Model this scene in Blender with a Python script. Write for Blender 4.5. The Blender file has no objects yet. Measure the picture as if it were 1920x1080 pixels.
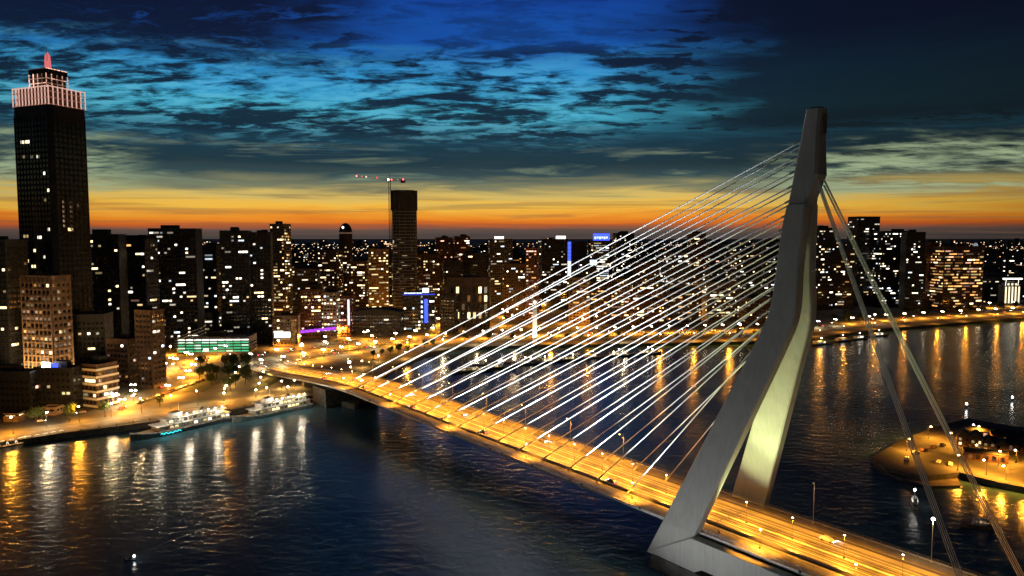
import bpy, bmesh, math, random
from mathutils import Vector, Matrix
R = math.radians
random.seed(7)
sc = bpy.context.scene
C = sc.collection

# ------------------------------------------------------------------ camera
F, YH, H = 1350.0, 442.0, 102.0                 # focal length in photo pixels, horizon row, eye height
PITCH = math.atan((540 - YH) / F)
cp, sp = math.cos(PITCH), math.sin(PITCH)
cam_d = bpy.data.cameras.new('camera'); cam = bpy.data.objects.new('camera', cam_d); C.objects.link(cam)
cam.location = (0, 0, H); cam.rotation_euler = (math.pi / 2 - PITCH, 0, 0)
cam_d.sensor_width = 36; cam_d.lens = 36 * F / 1920; cam_d.clip_start = 1; cam_d.clip_end = 40000
sc.camera = cam

# ------------------------------------------------------------------ render and exposure
sc.view_settings.view_transform = 'Standard'; sc.view_settings.look = 'None'
sc.view_settings.exposure = 0; sc.view_settings.gamma = 1
sc.render.engine = 'CYCLES'
cy = sc.cycles
cy.max_bounces = 5; cy.diffuse_bounces = 2; cy.glossy_bounces = 3; cy.transmission_bounces = 2
cy.caustics_reflective = False; cy.caustics_refractive = False
cy.sample_clamp_direct = 0; cy.sample_clamp_indirect = 4
cy.use_denoising = True

# ------------------------------------------------------------------ world: dusk sky
world = bpy.data.worlds.new('World'); sc.world = world; world.use_nodes = True
wt = world.node_tree; wt.nodes.clear()

class NT:
    """small helper to write node maths"""
    def __init__(s, tree): s.t = tree
    def n(s, typ, **kw):
        nd = s.t.nodes.new(typ)
        for k, v in kw.items(): setattr(nd, k, v)
        return nd
    def put(s, sock, v):
        if isinstance(v, bpy.types.NodeSocket): s.t.links.new(v, sock)
        else: sock.default_value = v
    def m(s, op, a, b=0.0, c=None, clamp=False):
        nd = s.n('ShaderNodeMath', operation=op, use_clamp=clamp)
        s.put(nd.inputs[0], a); s.put(nd.inputs[1], b)
        if c is not None: s.put(nd.inputs[2], c)
        return nd.outputs[0]
    def ss(s, v, lo, hi, a=0.0, b=1.0):
        nd = s.n('ShaderNodeMapRange', interpolation_type='SMOOTHSTEP')
        s.put(nd.inputs[0], v)
        for i, q in enumerate((lo, hi, a, b)): nd.inputs[1 + i].default_value = q
        return nd.outputs[0]
    def xyz(s, x, y, z=0.0):
        nd = s.n('ShaderNodeCombineXYZ')
        for i, q in enumerate((x, y, z)): s.put(nd.inputs[i], q)
        return nd.outputs[0]
    def noise(s, vec, scale, detail=6, rough=.55, dist=0.0, color=False):
        nd = s.n('ShaderNodeTexNoise'); s.put(nd.inputs['Vector'], vec)
        nd.inputs['Scale'].default_value = scale; nd.inputs['Detail'].default_value = detail
        nd.inputs['Roughness'].default_value = rough; nd.inputs['Distortion'].default_value = dist
        return nd.outputs['Color' if color else 'Fac']
    def mix(s, f, a, b, mode='MIX'):
        nd = s.n('ShaderNodeMix', data_type='RGBA', blend_type=mode)
        s.put(nd.inputs[0], f)
        for i, q in ((6, a), (7, b)):
            if isinstance(q, bpy.types.NodeSocket): s.t.links.new(q, nd.inputs[i])
            else: nd.inputs[i].default_value = (*q, 1)
        return nd.outputs[2]
    def ramp(s, v, stops):
        nd = s.n('ShaderNodeValToRGB'); s.put(nd.inputs[0], v)
        els = nd.color_ramp.elements
        while len(els) < len(stops): els.new(.5)
        for e, (p, col) in zip(els, stops): e.position = p; e.color = (*col, 1)
        return nd.outputs[0]

def srgb(r, g, b):
    f = lambda c: (c / 255 / 12.92) if c <= 10 else ((c / 255 + .055) / 1.055) ** 2.4
    return (f(r), f(g), f(b))

w = NT(wt)
tc = w.n('ShaderNodeTexCoord')
sep = w.n('ShaderNodeSeparateXYZ'); wt.links.new(tc.outputs['Generated'], sep.inputs[0])
X, Y, Z = sep.outputs
el = w.m('MULTIPLY', w.m('ARCSINE', Z), 57.29578)                # degrees above the horizon
az = w.m('MULTIPLY', w.m('ARCTAN2', X, Y), 57.29578)             # degrees right of the sunset
streak = w.noise(w.xyz(w.m('MULTIPLY', az, .07), w.m('MULTIPLY', el, .9)), 1.0, 6, .6, .6)
el_w = w.m('ADD', el, w.m('MULTIPLY', w.m('SUBTRACT', streak, .5), w.ss(el, -.2, 3.0, .3, 3.2)))
t01 = w.m('DIVIDE', el_w, 40.0, clamp=True)
D = lambda d: d / 40.0
clear = w.ramp(t01, [
    (D(0), srgb(74, 66, 64)), (D(.5), srgb(98, 80, 72)), (D(.85), srgb(206, 96, 36)),
    (D(1.4), srgb(234, 142, 42)), (D(2.2), srgb(240, 186, 72)), (D(3.1), srgb(212, 184, 102)),
    (D(3.9), srgb(122, 124, 96)), (D(4.7), srgb(48, 76, 82)), (D(7), srgb(26, 84, 108)),
    (D(9.5), srgb(62, 164, 194)), (D(12), srgb(48, 146, 204)), (D(14.5), srgb(18, 80, 164)),
    (D(19), srgb(14, 58, 146)), (D(27), srgb(10, 42, 104)), (D(40), srgb(8, 30, 70))])
# the glow is strongest round the sunset and fades to the sides
side = w.ss(w.m('ABSOLUTE', w.m('ADD', az, 5.0)), 16.0, 60.0, 1.0, .2)
clear = w.mix(1.0, clear, w.xyz(side, side, side), 'MULTIPLY')
# clouds on a flat layer seen in perspective
inv = w.m('DIVIDE', 1.0, w.m('ADD', w.m('MAXIMUM', Z, 0.0), .13))
px_ = w.m('MULTIPLY', X, inv); py_ = w.m('MULTIPLY', Y, inv)
big = w.noise(w.xyz(w.m('MULTIPLY', px_, .62), py_, 3.7), 1.15, 7, .55, .35)
fine = w.noise(w.xyz(w.m('ADD', w.m('MULTIPLY', px_, .85), 8.0), w.m('MULTIPLY', py_, 1.6), 1.3), 6.2, 12, .64, .35)
mid = w.noise(w.xyz(w.m('MULTIPLY', px_, .8), w.m('MULTIPLY', py_, 1.7), 9.0), 2.2, 7, .6, .5)
azw = w.m('ADD', az, w.m('MULTIPLY', w.m('SUBTRACT', mid, .5), 24.0))
bank = w.m('MULTIPLY', w.ss(azw, 2.0, 19.0), w.ss(el, 5.0, 8.5))
bank2 = w.m('MULTIPLY', w.ss(azw, -7.0, -19.0), w.m('MULTIPLY', w.ss(w.m('ADD', el, w.m('MULTIPLY', w.m('SUBTRACT', fine, .5), 9.0)), 10.5, 14.0), w.ss(fine, .68, .52)))
lump = w.m('ADD', w.m('MULTIPLY', fine, .46), w.m('ADD', w.m('MULTIPLY', mid, .32), w.m('MULTIPLY', big, .22)))
gap = w.m('MULTIPLY', w.ss(el, 13.2, 15.4), w.ss(w.m('ABSOLUTE', w.m('ADD', azw, 1.0)), 13.0, 8.0))
body = w.m('MULTIPLY', w.ss(lump, .44, .535), w.ss(el, 5.5, 8.0))
body = w.m('MULTIPLY', body, w.m('SUBTRACT', 1.0, w.m('MULTIPLY', gap, .55)))
veil = w.m('MULTIPLY', w.m('MULTIPLY', w.ss(el, 4.2, 5.6), w.ss(w.m('ADD', el, w.m('MULTIPLY', w.m('SUBTRACT', mid, .5), 6.0)), 9.0, 7.0)), .8)
cover = w.m('MAXIMUM', w.m('MAXIMUM', body, veil), w.m('MAXIMUM', bank, bank2))
cover = w.m('MULTIPLY', cover, .96)
cloud_col = w.ramp(t01, [(D(3), srgb(74, 76, 70)), (D(5.5), srgb(15, 42, 54)), (D(8), srgb(8, 32, 52)), (D(11), srgb(6, 17, 40)), (D(18), srgb(7, 12, 34)), (D(40), srgb(9, 20, 40))])
east = w.ss(az, 4.0, 26.0, 1.0, .18)
cloud_col = w.mix(1.0, cloud_col, w.xyz(east, east, east), 'MULTIPLY')
sky = w.mix(cover, clear, cloud_col)
# lit wisps where the high cloud still catches the sun
wisp = w.m('MULTIPLY', w.m('MULTIPLY', w.ss(fine, .54, .40), w.ss(mid, .58, .44)), w.m('MULTIPLY', w.ss(el, 6.0, 8.5), w.ss(el, 15.0, 10.0)))
wisp = w.m('MULTIPLY', wisp, w.m('MULTIPLY', w.ss(az, 12.0, 2.0), .45))
sky = w.mix(wisp, sky, srgb(104, 190, 214))
wisp2 = w.m('MULTIPLY', w.ss(streak, .52, .70), w.m('MULTIPLY', w.ss(el, 3.2, 4.4), w.ss(el, 8.0, 5.2)))
sky = w.mix(w.m('MULTIPLY', wisp2, .55), sky, srgb(168, 180, 140))
# pale green cloud edges higher up on both sides of the glow
flank = w.m('MULTIPLY', w.ss(w.m('ABSOLUTE', w.m('ADD', az, 4.0)), 21.0, 27.0), w.m('MULTIPLY', w.ss(el, 2.4, 3.6), w.ss(w.m('ADD', el, w.m('MULTIPLY', w.m('SUBTRACT', mid, .5), 5.0)), 7.2, 5.0)))
flank = w.m('MULTIPLY', flank, w.ss(w.m('ADD', w.m('MULTIPLY', streak, .6), w.m('MULTIPLY', fine, .4)), .42, .58))
sky = w.mix(w.m('MULTIPLY', flank, .9), sky, srgb(160, 178, 140))
# dark bars of low cloud across the glow
bar = w.m('MULTIPLY', w.ss(w.noise(w.xyz(w.m('MULTIPLY', az, .05), w.m('MULTIPLY', el, 1.9), 5.0), 1.0, 5, .55, .5), .50, .62), w.ss(el, 4.6, 3.0))
sky = w.mix(w.m('MULTIPLY', bar, .4), sky, srgb(112, 84, 66))
low = w.ss(el, -.2, -1.5)
sky = w.mix(low, sky, srgb(22, 22, 28))
nish = w.n('ShaderNodeTexSky', sky_type='NISHITA', sun_disc=False)
nish.sun_elevation = R(-3.0); nish.sun_rotation = R(3.0)
bg_a = w.n('ShaderNodeBackground'); wt.links.new(sky, bg_a.inputs[0]); bg_a.inputs[1].default_value = 1.0
bg_b = w.n('ShaderNodeBackground'); wt.links.new(nish.outputs[0], bg_b.inputs[0]); bg_b.inputs[1].default_value = 0.02
add = w.n('ShaderNodeAddShader'); wt.links.new(bg_a.outputs[0], add.inputs[0]); wt.links.new(bg_b.outputs[0], add.inputs[1])
wo = w.n('ShaderNodeOutputWorld'); wt.links.new(add.outputs[0], wo.inputs[0])

# ------------------------------------------------------------------ where things stand
def ray(px, py):
    u, v = (px - 960) / F, (540 - py) / F
    return Vector((u, cp + v * sp, -sp + v * cp))
def at(px, py, z=3.0):
    """the point of the level z that the photo shows at this pixel"""
    d = ray(px, py); k = (z - H) / d.z
    return Vector((0, 0, H)) + d * k
def at_dist(px, py, dist):
    """the point at this ground distance north of the camera"""
    d = ray(px, py); k = dist / d.y
    return Vector((0, 0, H)) + d * k
S = Vector((.611, -.7916, 0)).normalized(); E = Vector((-S.y, S.x, 0))
_n = at(1274, 982, 15); ORIGIN = _n + 16.5 * E; ORIGIN.z = 0
BROT = math.atan2(S.y, S.x)
def B(s, t, z): return ORIGIN + S * s + E * t + Vector((0, 0, z))

# ------------------------------------------------------------------ materials
MATS = {}
def principled(name, col, rough=.7, metal=0.0, noise=None, bump=None, spec=.4, col2=None):
    m = bpy.data.materials.new(name); m.use_nodes = True
    nt = m.node_tree; q = NT(nt); b = nt.nodes['Principled BSDF']
    b.inputs['Base Color'].default_value = (*col, 1); b.inputs['Roughness'].default_value = rough
    b.inputs['Metallic'].default_value = metal; b.inputs['Specular IOR Level'].default_value = spec
    tcn = q.n('ShaderNodeTexCoord').outputs['Object']
    if noise:
        f = q.noise(tcn, noise, 6, .6)
        c2 = col2 or tuple(c * .55 for c in col)
        nt.links.new(q.mix(q.ss(f, .3, .7), col, c2), b.inputs['Base Color'])
        nt.links.new(q.ss(f, .2, .8, max(.05, rough - .15), min(1, rough + .15)), b.inputs['Roughness'])
    if bump:
        sc_, st_, di_ = bump
        bn = q.n('ShaderNodeBump'); bn.inputs['Strength'].default_value = st_; bn.inputs['Distance'].default_value = di_
        nt.links.new(q.noise(tcn, sc_, 5, .6), bn.inputs['Height']); nt.links.new(bn.outputs[0], b.inputs['Normal'])
    MATS[name] = m
    return m
def emitter(name, col, lo, hi=None, sample=False, grain=None):
    """a lit surface; brightness differs from one object to the next between lo and hi"""
    m = bpy.data.materials.new(name); m.use_nodes = True
    nt = m.node_tree; q = NT(nt); nt.nodes.clear()
    e = q.n('ShaderNodeEmission'); e.inputs[0].default_value = (*col, 1)
    st = None
    if hi is not None:
        oi = q.n('ShaderNodeObjectInfo')
        st = q.m('ADD', lo, q.m('MULTIPLY', q.m('POWER', oi.outputs['Random'], 2.0), hi - lo))
    if grain:
        f = q.noise(q.n('ShaderNodeTexCoord').outputs['Object'], grain, 3, .5)
        g = q.ss(f, .36, .62, .25, 1.3)
        st = q.m('MULTIPLY', g, st if st is not None else lo)
    if st is None: e.inputs[1].default_value = lo
    else: nt.links.new(st, e.inputs[1])
    o = q.n('ShaderNodeOutputMaterial'); nt.links.new(e.outputs[0], o.inputs[0])
    m.cycles.emission_sampling = 'FRONT' if sample else 'NONE'
    MATS[name] = m
    return m

principled('asphalt', (.075, .072, .07), .75, noise=.35, col2=(.05, .05, .05))
principled('deck_asphalt', (.12, .115, .11), .7, noise=.12, col2=(.085, .083, .08))
principled('tram_bed', (.07, .068, .066), .8, noise=.5)
principled('paving', (.22, .2, .18), .8, noise=.25, col2=(.13, .12, .11))
principled('city_ground', (.13, .12, .11), .85, noise=.03, col2=(.05, .055, .05))
principled('stone', (.25, .23, .2), .85, noise=.6)
principled('quay_stone', (.12, .11, .1), .85, noise=.4, bump=(1.5, .4, .15))
principled('pylon_paint', (.5, .5, .48), .85, noise=.09, col2=(.43, .43, .42), spec=.2, bump=(.5, .15, .05))
principled('cable_sheath', (.82, .82, .78), .5)
principled('girder_paint', (.34, .37, .39), .5, noise=.2)
principled('steel', (.4, .4, .4), .35, metal=.8)
principled('dark_steel', (.06, .06, .065), .5, metal=.3)
principled('white_paint', (.78, .78, .75), .5, noise=.8, col2=(.62, .62, .58))
principled('brick_dark', (.09, .06, .05), .8, noise=.5)
principled('brick_red', (.16, .075, .055), .8, noise=.5)
principled('brown_wall', (.12, .08, .06), .8, noise=.4)
principled('grey_wall', (.16, .16, .165), .75, noise=.4)
principled('dark_wall', (.02, .024, .034), .6, noise=.3)
principled('pale_wall', (.4, .37, .33), .75, noise=.3)
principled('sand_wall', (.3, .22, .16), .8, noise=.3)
principled('roofing', (.05, .05, .055), .9, noise=.4)
principled('dark_glass', (.012, .015, .02), .12, spec=.6)
principled('bark', (.05, .035, .025), .9, noise=2)
principled('hull_grey', (.2, .22, .24), .4, noise=.4)
principled('hull_dark', (.03, .035, .045), .35)
principled('hull_white', (.7, .7, .68), .35, noise=.5)
principled('wood_deck', (.22, .14, .08), .7, noise=1.2)
principled('car_paint', (.1, .1, .11), .3)
principled('lawn', (.035, .05, .02), .95, noise=.7)
principled('sand_strip', (.3, .25, .18), .9, noise=.3)
def leaf_mat(name, a, b):
    m = principled(name, a, .7, spec=.2)
    nt = m.node_tree; q = NT(nt); oi = q.n('ShaderNodeObjectInfo')
    f = q.noise(q.n('ShaderNodeTexCoord').outputs['Object'], .9, 4, .6)
    nt.links.new(q.mix(q.ss(f, .3, .7), a, b), nt.nodes['Principled BSDF'].inputs['Base Color'])
leaf_mat('leaf', (.05, .075, .025), (.035, .055, .02))
m = MATS['pylon_paint']; nt = m.node_tree; q = NT(nt); b_ = nt.nodes['Principled BSDF']
mp = q.n('ShaderNodeMapping'); nt.links.new(q.n('ShaderNodeTexCoord').outputs['Object'], mp.inputs[0]); mp.inputs['Scale'].default_value = (1.1, 1.1, .06)
stk = q.noise(mp.outputs[0], 1.0, 6, .65); blot = q.noise(q.n('ShaderNodeTexCoord').outputs['Object'], .22, 5, .6)
nt.links.new(q.mix(q.ss(q.m('ADD', q.m('MULTIPLY', stk, .6), q.m('MULTIPLY', blot, .4)), .38, .64), (.5, .5, .48), (.425, .425, .405)), b_.inputs['Base Color'])
# lit windows and lamps
emitter('lit_warm', (1, .70, .33), .15, 4.6, grain=.9)
emitter('lit_white', (1, .88, .68), .18, 5.0, grain=.9)
emitter('lit_yellow', (1, .80, .36), .15, 3.6, grain=.9)
emitter('lit_orange', (1, .46, .13), .15, 2.2, grain=.9)
emitter('lit_pink', (1, .52, .36), .12, 2.0, grain=.9)
emitter('lit_cool', (.78, .9, 1), .2, 3.5, grain=.9)
emitter('lit_dim', (1, .62, .34), .08, .5, grain=.7)
emitter('bulb_sodium', (1, .60, .20), 26)
emitter('bulb_warm', (1, .80, .48), 30)
emitter('bulb_white', (1, .95, .84), 34)
emitter('bulb_cool', (.75, .95, 1), 9)
emitter('bulb_red', (1, .05, .06), 14)
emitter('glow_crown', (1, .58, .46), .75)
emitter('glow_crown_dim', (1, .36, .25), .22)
emitter('glow_spire', (1, .22, .22), .75)
emitter('glow_green', (.12, .8, .34), .8)
emitter('glow_greenwhite', (.65, 1, .7), 1.2)
emitter('glow_purple', (.42, .06, .9), 1.5)
emitter('glow_blue', (.05, .09, 1), 2.2)
emitter('glow_blue_dim', (.08, .12, 1), .7)
emitter('glow_bluewhite', (.45, .6, 1), 2.6)
emitter('glow_cyan', (.05, .85, .9), 2.2)
emitter('glow_white', (1, .96, .86), 3.2)
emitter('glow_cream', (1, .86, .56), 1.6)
emitter('glow_red', (1, .05, .08), 2.0)

# water
def water_mat():
    m = bpy.data.materials.new('river_water'); m.use_nodes = True; nt = m.node_tree; q = NT(nt)
    b = nt.nodes['Principled BSDF']
    b.inputs['Base Color'].default_value = (.045, .105, .145, 1); b.inputs['Roughness'].default_value = .2
    b.inputs['IOR'].default_value = 1.33; b.inputs['Specular IOR Level'].default_value = .5
    pos = q.n('ShaderNodeNewGeometry').outputs['Position']
    mp = q.n('ShaderNodeMapping'); nt.links.new(pos, mp.inputs[0]); mp.inputs['Scale'].default_value = (.6, 1.0, 1); mp.inputs['Rotation'].default_value = (0, 0, .35)
    a = q.noise(mp.outputs[0], .30, 4, .6, .4)
    c = q.noise(mp.outputs[0], .035, 3, .5, .6)
    hgt = q.m('ADD', a, q.m('MULTIPLY', c, 1.2))
    # calmer and choppier reaches
    patch = q.ss(q.noise(pos, .009, 4, .55, .8), .36, .62, .5, 1.0)
    bn = q.n('ShaderNodeBump'); nt.links.new(patch, bn.inputs['Strength']); bn.inputs['Distance'].default_value = .5
    nt.links.new(hgt, bn.inputs['Height']); nt.links.new(bn.outputs[0], b.inputs['Normal'])
    MATS['water'] = m
water_mat()

# ------------------------------------------------------------------ mesh helpers
class MB:
    def __init__(s): s.v, s.f, s.mi = [], [], []
    def quad(s, pts, mi=0):
        b = len(s.v); s.v += [tuple(p) for p in pts]; s.f.append(tuple(range(b, b + len(pts)))); s.mi.append(mi); return s
    def box(s, x0, x1, y0, y1, z0, z1, M=None, mi=0):
        b = len(s.v)
        pts = [(x, y, z) for z in (z0, z1) for (x, y) in ((x0, y0), (x1, y0), (x1, y1), (x0, y1))]
        if M: pts = [tuple(M @ Vector(p)) for p in pts]
        s.v += pts
        for f in ((0, 3, 2, 1), (4, 5, 6, 7), (0, 1, 5, 4), (1, 2, 6, 5), (2, 3, 7, 6), (3, 0, 4, 7)):
            s.f.append(tuple(b + i for i in f)); s.mi.append(mi)
        return s
    def tube(s, a, c, r0, r1=None, n=8, mi=0, cap=True):
        r1 = r0 if r1 is None else r1
        a, c = Vector(a), Vector(c); d = (c - a).normalized()
        u = d.orthogonal().normalized(); v = d.cross(u); b = len(s.v)
        for (p, r) in ((a, r0), (c, r1)):
            for i in range(n):
                g = 2 * math.pi * i / n; s.v.append(tuple(p + (u * math.cos(g) + v * math.sin(g)) * r))
        for i in range(n):
            j = (i + 1) % n; s.f.append((b + i, b + j, b + n + j, b + n + i)); s.mi.append(mi)
        if cap:
            s.f.append(tuple(b + i for i in reversed(range(n)))); s.f.append(tuple(b + n + i for i in range(n))); s.mi += [mi, mi]
        return s
    def path(s, pts, r, n=6, mi=0):
        for a, c in zip(pts[:-1], pts[1:]): s.tube(a, c, r, None, n, mi)
        return s
    def loft(s, rings, mi=0, caps=True):
        b = len(s.v); n = len(rings[0])
        for r in rings: s.v += [tuple(p) for p in r]
        for k in range(len(rings) - 1):
            for i in range(n):
                j = (i + 1) % n
                s.f.append((b + k * n + i, b + k * n + j, b + (k + 1) * n + j, b + (k + 1) * n + i)); s.mi.append(mi)
        if caps:
            s.f.append(tuple(b + i for i in reversed(range(n)))); s.f.append(tuple(b + (len(rings) - 1) * n + i for i in range(n))); s.mi += [mi, mi]
        return s
    def prism(s, poly, z0, z1, mi=0):
        return s.loft([[(x, y, z0) for x, y in poly], [(x, y, z1) for x, y in poly]], mi)
    def ball(s, c, r, mi=0, n=8, m=5, sz=1.0):
        rings = []
        for k in range(m + 1):
            th = math.pi * (k / m - .5); rr = max(.02 * r, r * math.cos(th))
            rings.append([(c[0] + rr * math.cos(2 * math.pi * i / n), c[1] + rr * math.sin(2 * math.pi * i / n), c[2] + r * sz * math.sin(th)) for i in range(n)])
        return s.loft(rings, mi)
    def mesh(s, name, *mats):
        me = bpy.data.meshes.new(name); me.from_pydata(s.v, [], s.f)
        for m in mats: me.materials.append(MATS[m] if isinstance(m, str) else m)
        if len(mats) > 1: me.polygons.foreach_set('material_index', s.mi)
        me.update(); return me
    def build(s, name, mats, parent=None, loc=None, rz=0, bevel=0):
        if isinstance(mats, str): mats = (mats,)
        return link(name, s.mesh(name, *mats), parent, loc, rz, bevel)
def link(name, me, parent=None, loc=None, rz=0, bevel=0):
    o = bpy.data.objects.new(name, me); C.objects.link(o)
    if parent: o.parent = parent
    if loc is not None: o.location = loc
    if rz: o.rotation_euler = (0, 0, rz)
    if bevel:
        bv = o.modifiers.new('bevel', 'BEVEL'); bv.width = bevel; bv.segments = 2; bv.limit_method = 'ANGLE'
    return o
def tag(o, label=None, cat=None, group=None, kind=None):
    if label: o['label'] = label
    if cat: o['category'] = cat
    if group: o['group'] = group
    if kind: o['kind'] = kind
    return o
def empty(name, loc, rz=0, label=None, cat=None, group=None):
    o = link(name, None, None, loc, rz); o.empty_display_size = 1
    return tag(o, label, cat, group)
def lamp_light(name, kind, loc, power, col, parent=None, radius=.4, size=None, blend=.4, aim=None):
    l = bpy.data.lights.new(name, kind); l.energy = power; l.color = col; l.shadow_soft_size = radius
    if kind == 'SPOT': l.spot_size = size; l.spot_blend = blend
    o = bpy.data.objects.new(name, l); C.objects.link(o); o.location = loc
    if parent: o.parent = parent
    if aim is not None: o.rotation_euler = (Vector(aim) - Vector(loc)).to_track_quat('-Z', 'Y').to_euler()
    return o

SODIUM = (1, .36, .025); WARM = (1, .7, .32); COOL = (.8, .93, 1)

# ================================================================== SETTING: water, ground, roads
wb = MB().quad([(-3000, -1500, 0), (3500, -1500, 0), (3500, 1700, 0), (-3000, 1700, 0)])
tag(wb.build('river_water', 'water'), kind='structure', label='dark rippled river reflecting the city lights')
shore_px = [(665, 768), (700, 724), (735, 694), (800, 668), (860, 657), (1000, 653), (1200, 650), (1440, 645), (1530, 638), (1650, 622), (1920, 600), (2300, 574)]
shore = [(-1500, -500), (-420, 225)] + [tuple(at(x, y, 0).xy) for x, y in ((0, 838), (250, 806), (440, 777), (590, 750))] + [tuple(at(x, y, 0).xy) for x, y in shore_px]
land = shore + [(3300, 1500), (16000, 3000), (16000, 22000), (-16000, 22000), (-16000, -500)]
def slab(name, poly, z0, z1, mats, **kw):
    bm = bmesh.new(); vs = [bm.verts.new((x, y, z1)) for x, y in poly]; f = bm.faces.new(vs)
    if f.normal.z < 0: f.normal_flip()
    bm.normal_update()
    if f.normal.z < 0: f.normal_flip()
    lo = [bm.verts.new((x, y, z0)) for x, y in poly]; n = len(poly)
    for i in range(n):
        j = (i + 1) % n; g = bm.faces.new((lo[i], lo[j], vs[j], vs[i])); g.material_index = 1
    bmesh.ops.triangulate(bm, faces=[f])
    me = bpy.data.meshes.new(name); bm.to_mesh(me); bm.free()
    for m in mats: me.materials.append(MATS[m])
    return tag(link(name, me), **kw)
slab('city_ground', land, -2, 3, ('city_ground', 'quay_stone'), kind='structure', label='low paved city ground behind the stone quays')
def inset(poly, d, lo, hi):
    """a strip of width d that follows the shore from vertex lo to hi, on land"""
    a = [Vector((*p, 0)) for p in poly[lo:hi + 1]]; out = []
    for i, p in enumerate(a):
        q = (a[min(i + 1, len(a) - 1)] - a[max(i - 1, 0)]).normalized(); out.append(p + Vector((-q.y, q.x, 0)) * d)
    return [p.xy for p in a], [p.xy for p in out]
def strip(name, pts, width, z, mat, label, th=None):
    mb = MB(); pts = [Vector(p).to_2d() for p in pts]; L, Rr = [], []
    for i, p in enumerate(pts):
        d = (pts[min(i + 1, len(pts) - 1)] - pts[max(i - 1, 0)]).normalized(); n = Vector((-d.y, d.x))
        L.append(p + n * width / 2); Rr.append(p - n * width / 2)
    for i in range(len(pts) - 1):
        mb.quad([(*Rr[i], z), (*Rr[i + 1], z), (*L[i + 1], z), (*L[i], z)])
        if th:
            for a, c in ((Rr[i], Rr[i + 1]), (L[i + 1], L[i])): mb.quad([(*a, z - th), (*c, z - th), (*c, z), (*a, z)])
    return tag(mb.build(name, mat), kind='structure', label=label)
def smooth(pts, k=6):
    out = []
    for i in range(len(pts) - 1):
        p0, p1, p2, p3 = pts[max(i - 1, 0)], pts[i], pts[i + 1], pts[min(i + 2, len(pts) - 1)]
        for j in range(k):
            t = j / k
            out.append(.5 * ((2 * p1) + (p2 - p0) * t + (2 * p0 - 5 * p1 + 4 * p2 - p3) * t * t + (3 * p1 - p0 - 3 * p2 + p3) * t ** 3))
    return out + [pts[-1]]
def pxl(pts, z=3.0): return [at(x, y, z) for x, y in pts]
strip('quay_pavement', smooth(pxl([(-120, 842), (60, 815), (250, 786), (430, 762), (580, 738)])), 14, 3.13, 'paving', 'pale quay pavement along the western waterfront', th=.13)
strip('road', smooth(pxl([(-160, 800), (60, 790), (200, 770), (280, 735), (310, 705), (360, 675), (470, 664)])), 26, 3.02, 'asphalt', 'orange lit road from the quay to the green garage')
strip('road', smooth(pxl([(470, 690), (520, 680), (590, 668), (700, 648), (830, 634), (1000, 627), (1200, 622), (1420, 618)])), 34, 3.05, 'asphalt', 'wide boulevard along the harbour behind the bridge')
strip('road', smooth(pxl([(470, 668), (560, 655), (660, 640), (760, 622), (850, 600), (930, 570)])), 22, 3.035, 'asphalt', 'street climbing into the city past the construction tower')
strip('road', smooth(pxl([(1420, 618), (1530, 611), (1650, 599), (1780, 591), (1920, 583), (2100, 573)])), 34, 3.065, 'asphalt', 'riverside road on the eastern waterfront')
strip('quay_pavement', smooth(pxl([(860, 646), (1000, 643), (1200, 640), (1440, 635), (1530, 629), (1650, 613), (1920, 593)])), 14, 3.13, 'paving', 'pale quay pavement along the eastern waterfront', th=.13)
for k, (pts, off) in enumerate((([(470, 690), (520, 680), (590, 668), (700, 648), (830, 634), (1000, 627), (1200, 622), (1420, 618)], 0), ([(1420, 618), (1530, 611), (1650, 599), (1780, 591), (1920, 583)], 0))):
    p = smooth(pxl(pts), 20); mb = MB()
    for i in range(0, len(p) - 1, 2):
        a, c = p[i], p[i].lerp(p[i + 1], .6); d = (c - a).normalized(); n = Vector((-d.y, d.x, 0))
        for o_ in (-8, 0, 8): mb.quad([(a + n * (o_ - .2)).to_tuple()[:2] + (3.075,), (c + n * (o_ - .2)).to_tuple()[:2] + (3.075,), (c + n * (o_ + .2)).to_tuple()[:2] + (3.075,), (a + n * (o_ + .2)).to_tuple()[:2] + (3.075,)])
    tag(mb.build('road_marking', 'white_paint'), kind='structure', label='dashed white lane marking of the ' + ('harbour boulevard' if k == 0 else 'eastern riverside road'))
# the tip of the island
isl = [tuple(at(x, y, 0).xy) for x, y in ((1634, 868), (1660, 888), (1730, 905), (1800, 897), (1860, 913), (1960, 934), (2100, 960), (2150, 850), (1960, 818), (1850, 800), (1815, 793), (1745, 812), (1682, 838))]
slab('island_ground', isl, -2, 2.6, ('city_ground', 'quay_stone'), kind='structure', label='orange lit tip of the island on the right')
isl2 = [tuple(at(x, y, 0).xy) for x, y in ((1636, 874), (1690, 902), (1745, 915), (1800, 914), (1796, 900), (1730, 906), (1662, 890))]
slab('island_ramp', isl2, -2, .8, ('sand_strip', 'quay_stone'), kind='structure', label='low sandy ramp below the island tip')

# ================================================================== THE BRIDGE
bridge = empty('cable_stayed_bridge', ORIGIN, BROT, 'long cable-stayed bridge with bent grey pylon and orange lit deck', 'bridge')
def zd(s):
    if s > -225: return 15.0
    u = min(1, (-225 - s) / 190.0); u = u * u * (3 - 2 * u)
    return 15.0 - u * 11.6
def zdeck_strip(mb, s0, s1, t0, t1, dz, step=6.0):
    n = max(1, int(abs(s1 - s0) / step))
    for i in range(n):
        a, c = s0 + (s1 - s0) * i / n, s0 + (s1 - s0) * (i + 1) / n
        mb.quad([(a, t0, zd(a) + dz), (c, t0, zd(c) + dz), (c, t1, zd(c) + dz), (a, t1, zd(a) + dz)])
    return mb
SN, SS = -418.0, 190.0
st_ = [SN + (SS - SN) * i / 110 for i in range(111)]
prof = [(-16.5, 0), (-16.5, -.75), (-13.2, -1.0), (-11.0, -2.4), (11.0, -2.4), (13.2, -1.0), (16.5, -.75), (16.5, 0)]
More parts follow.
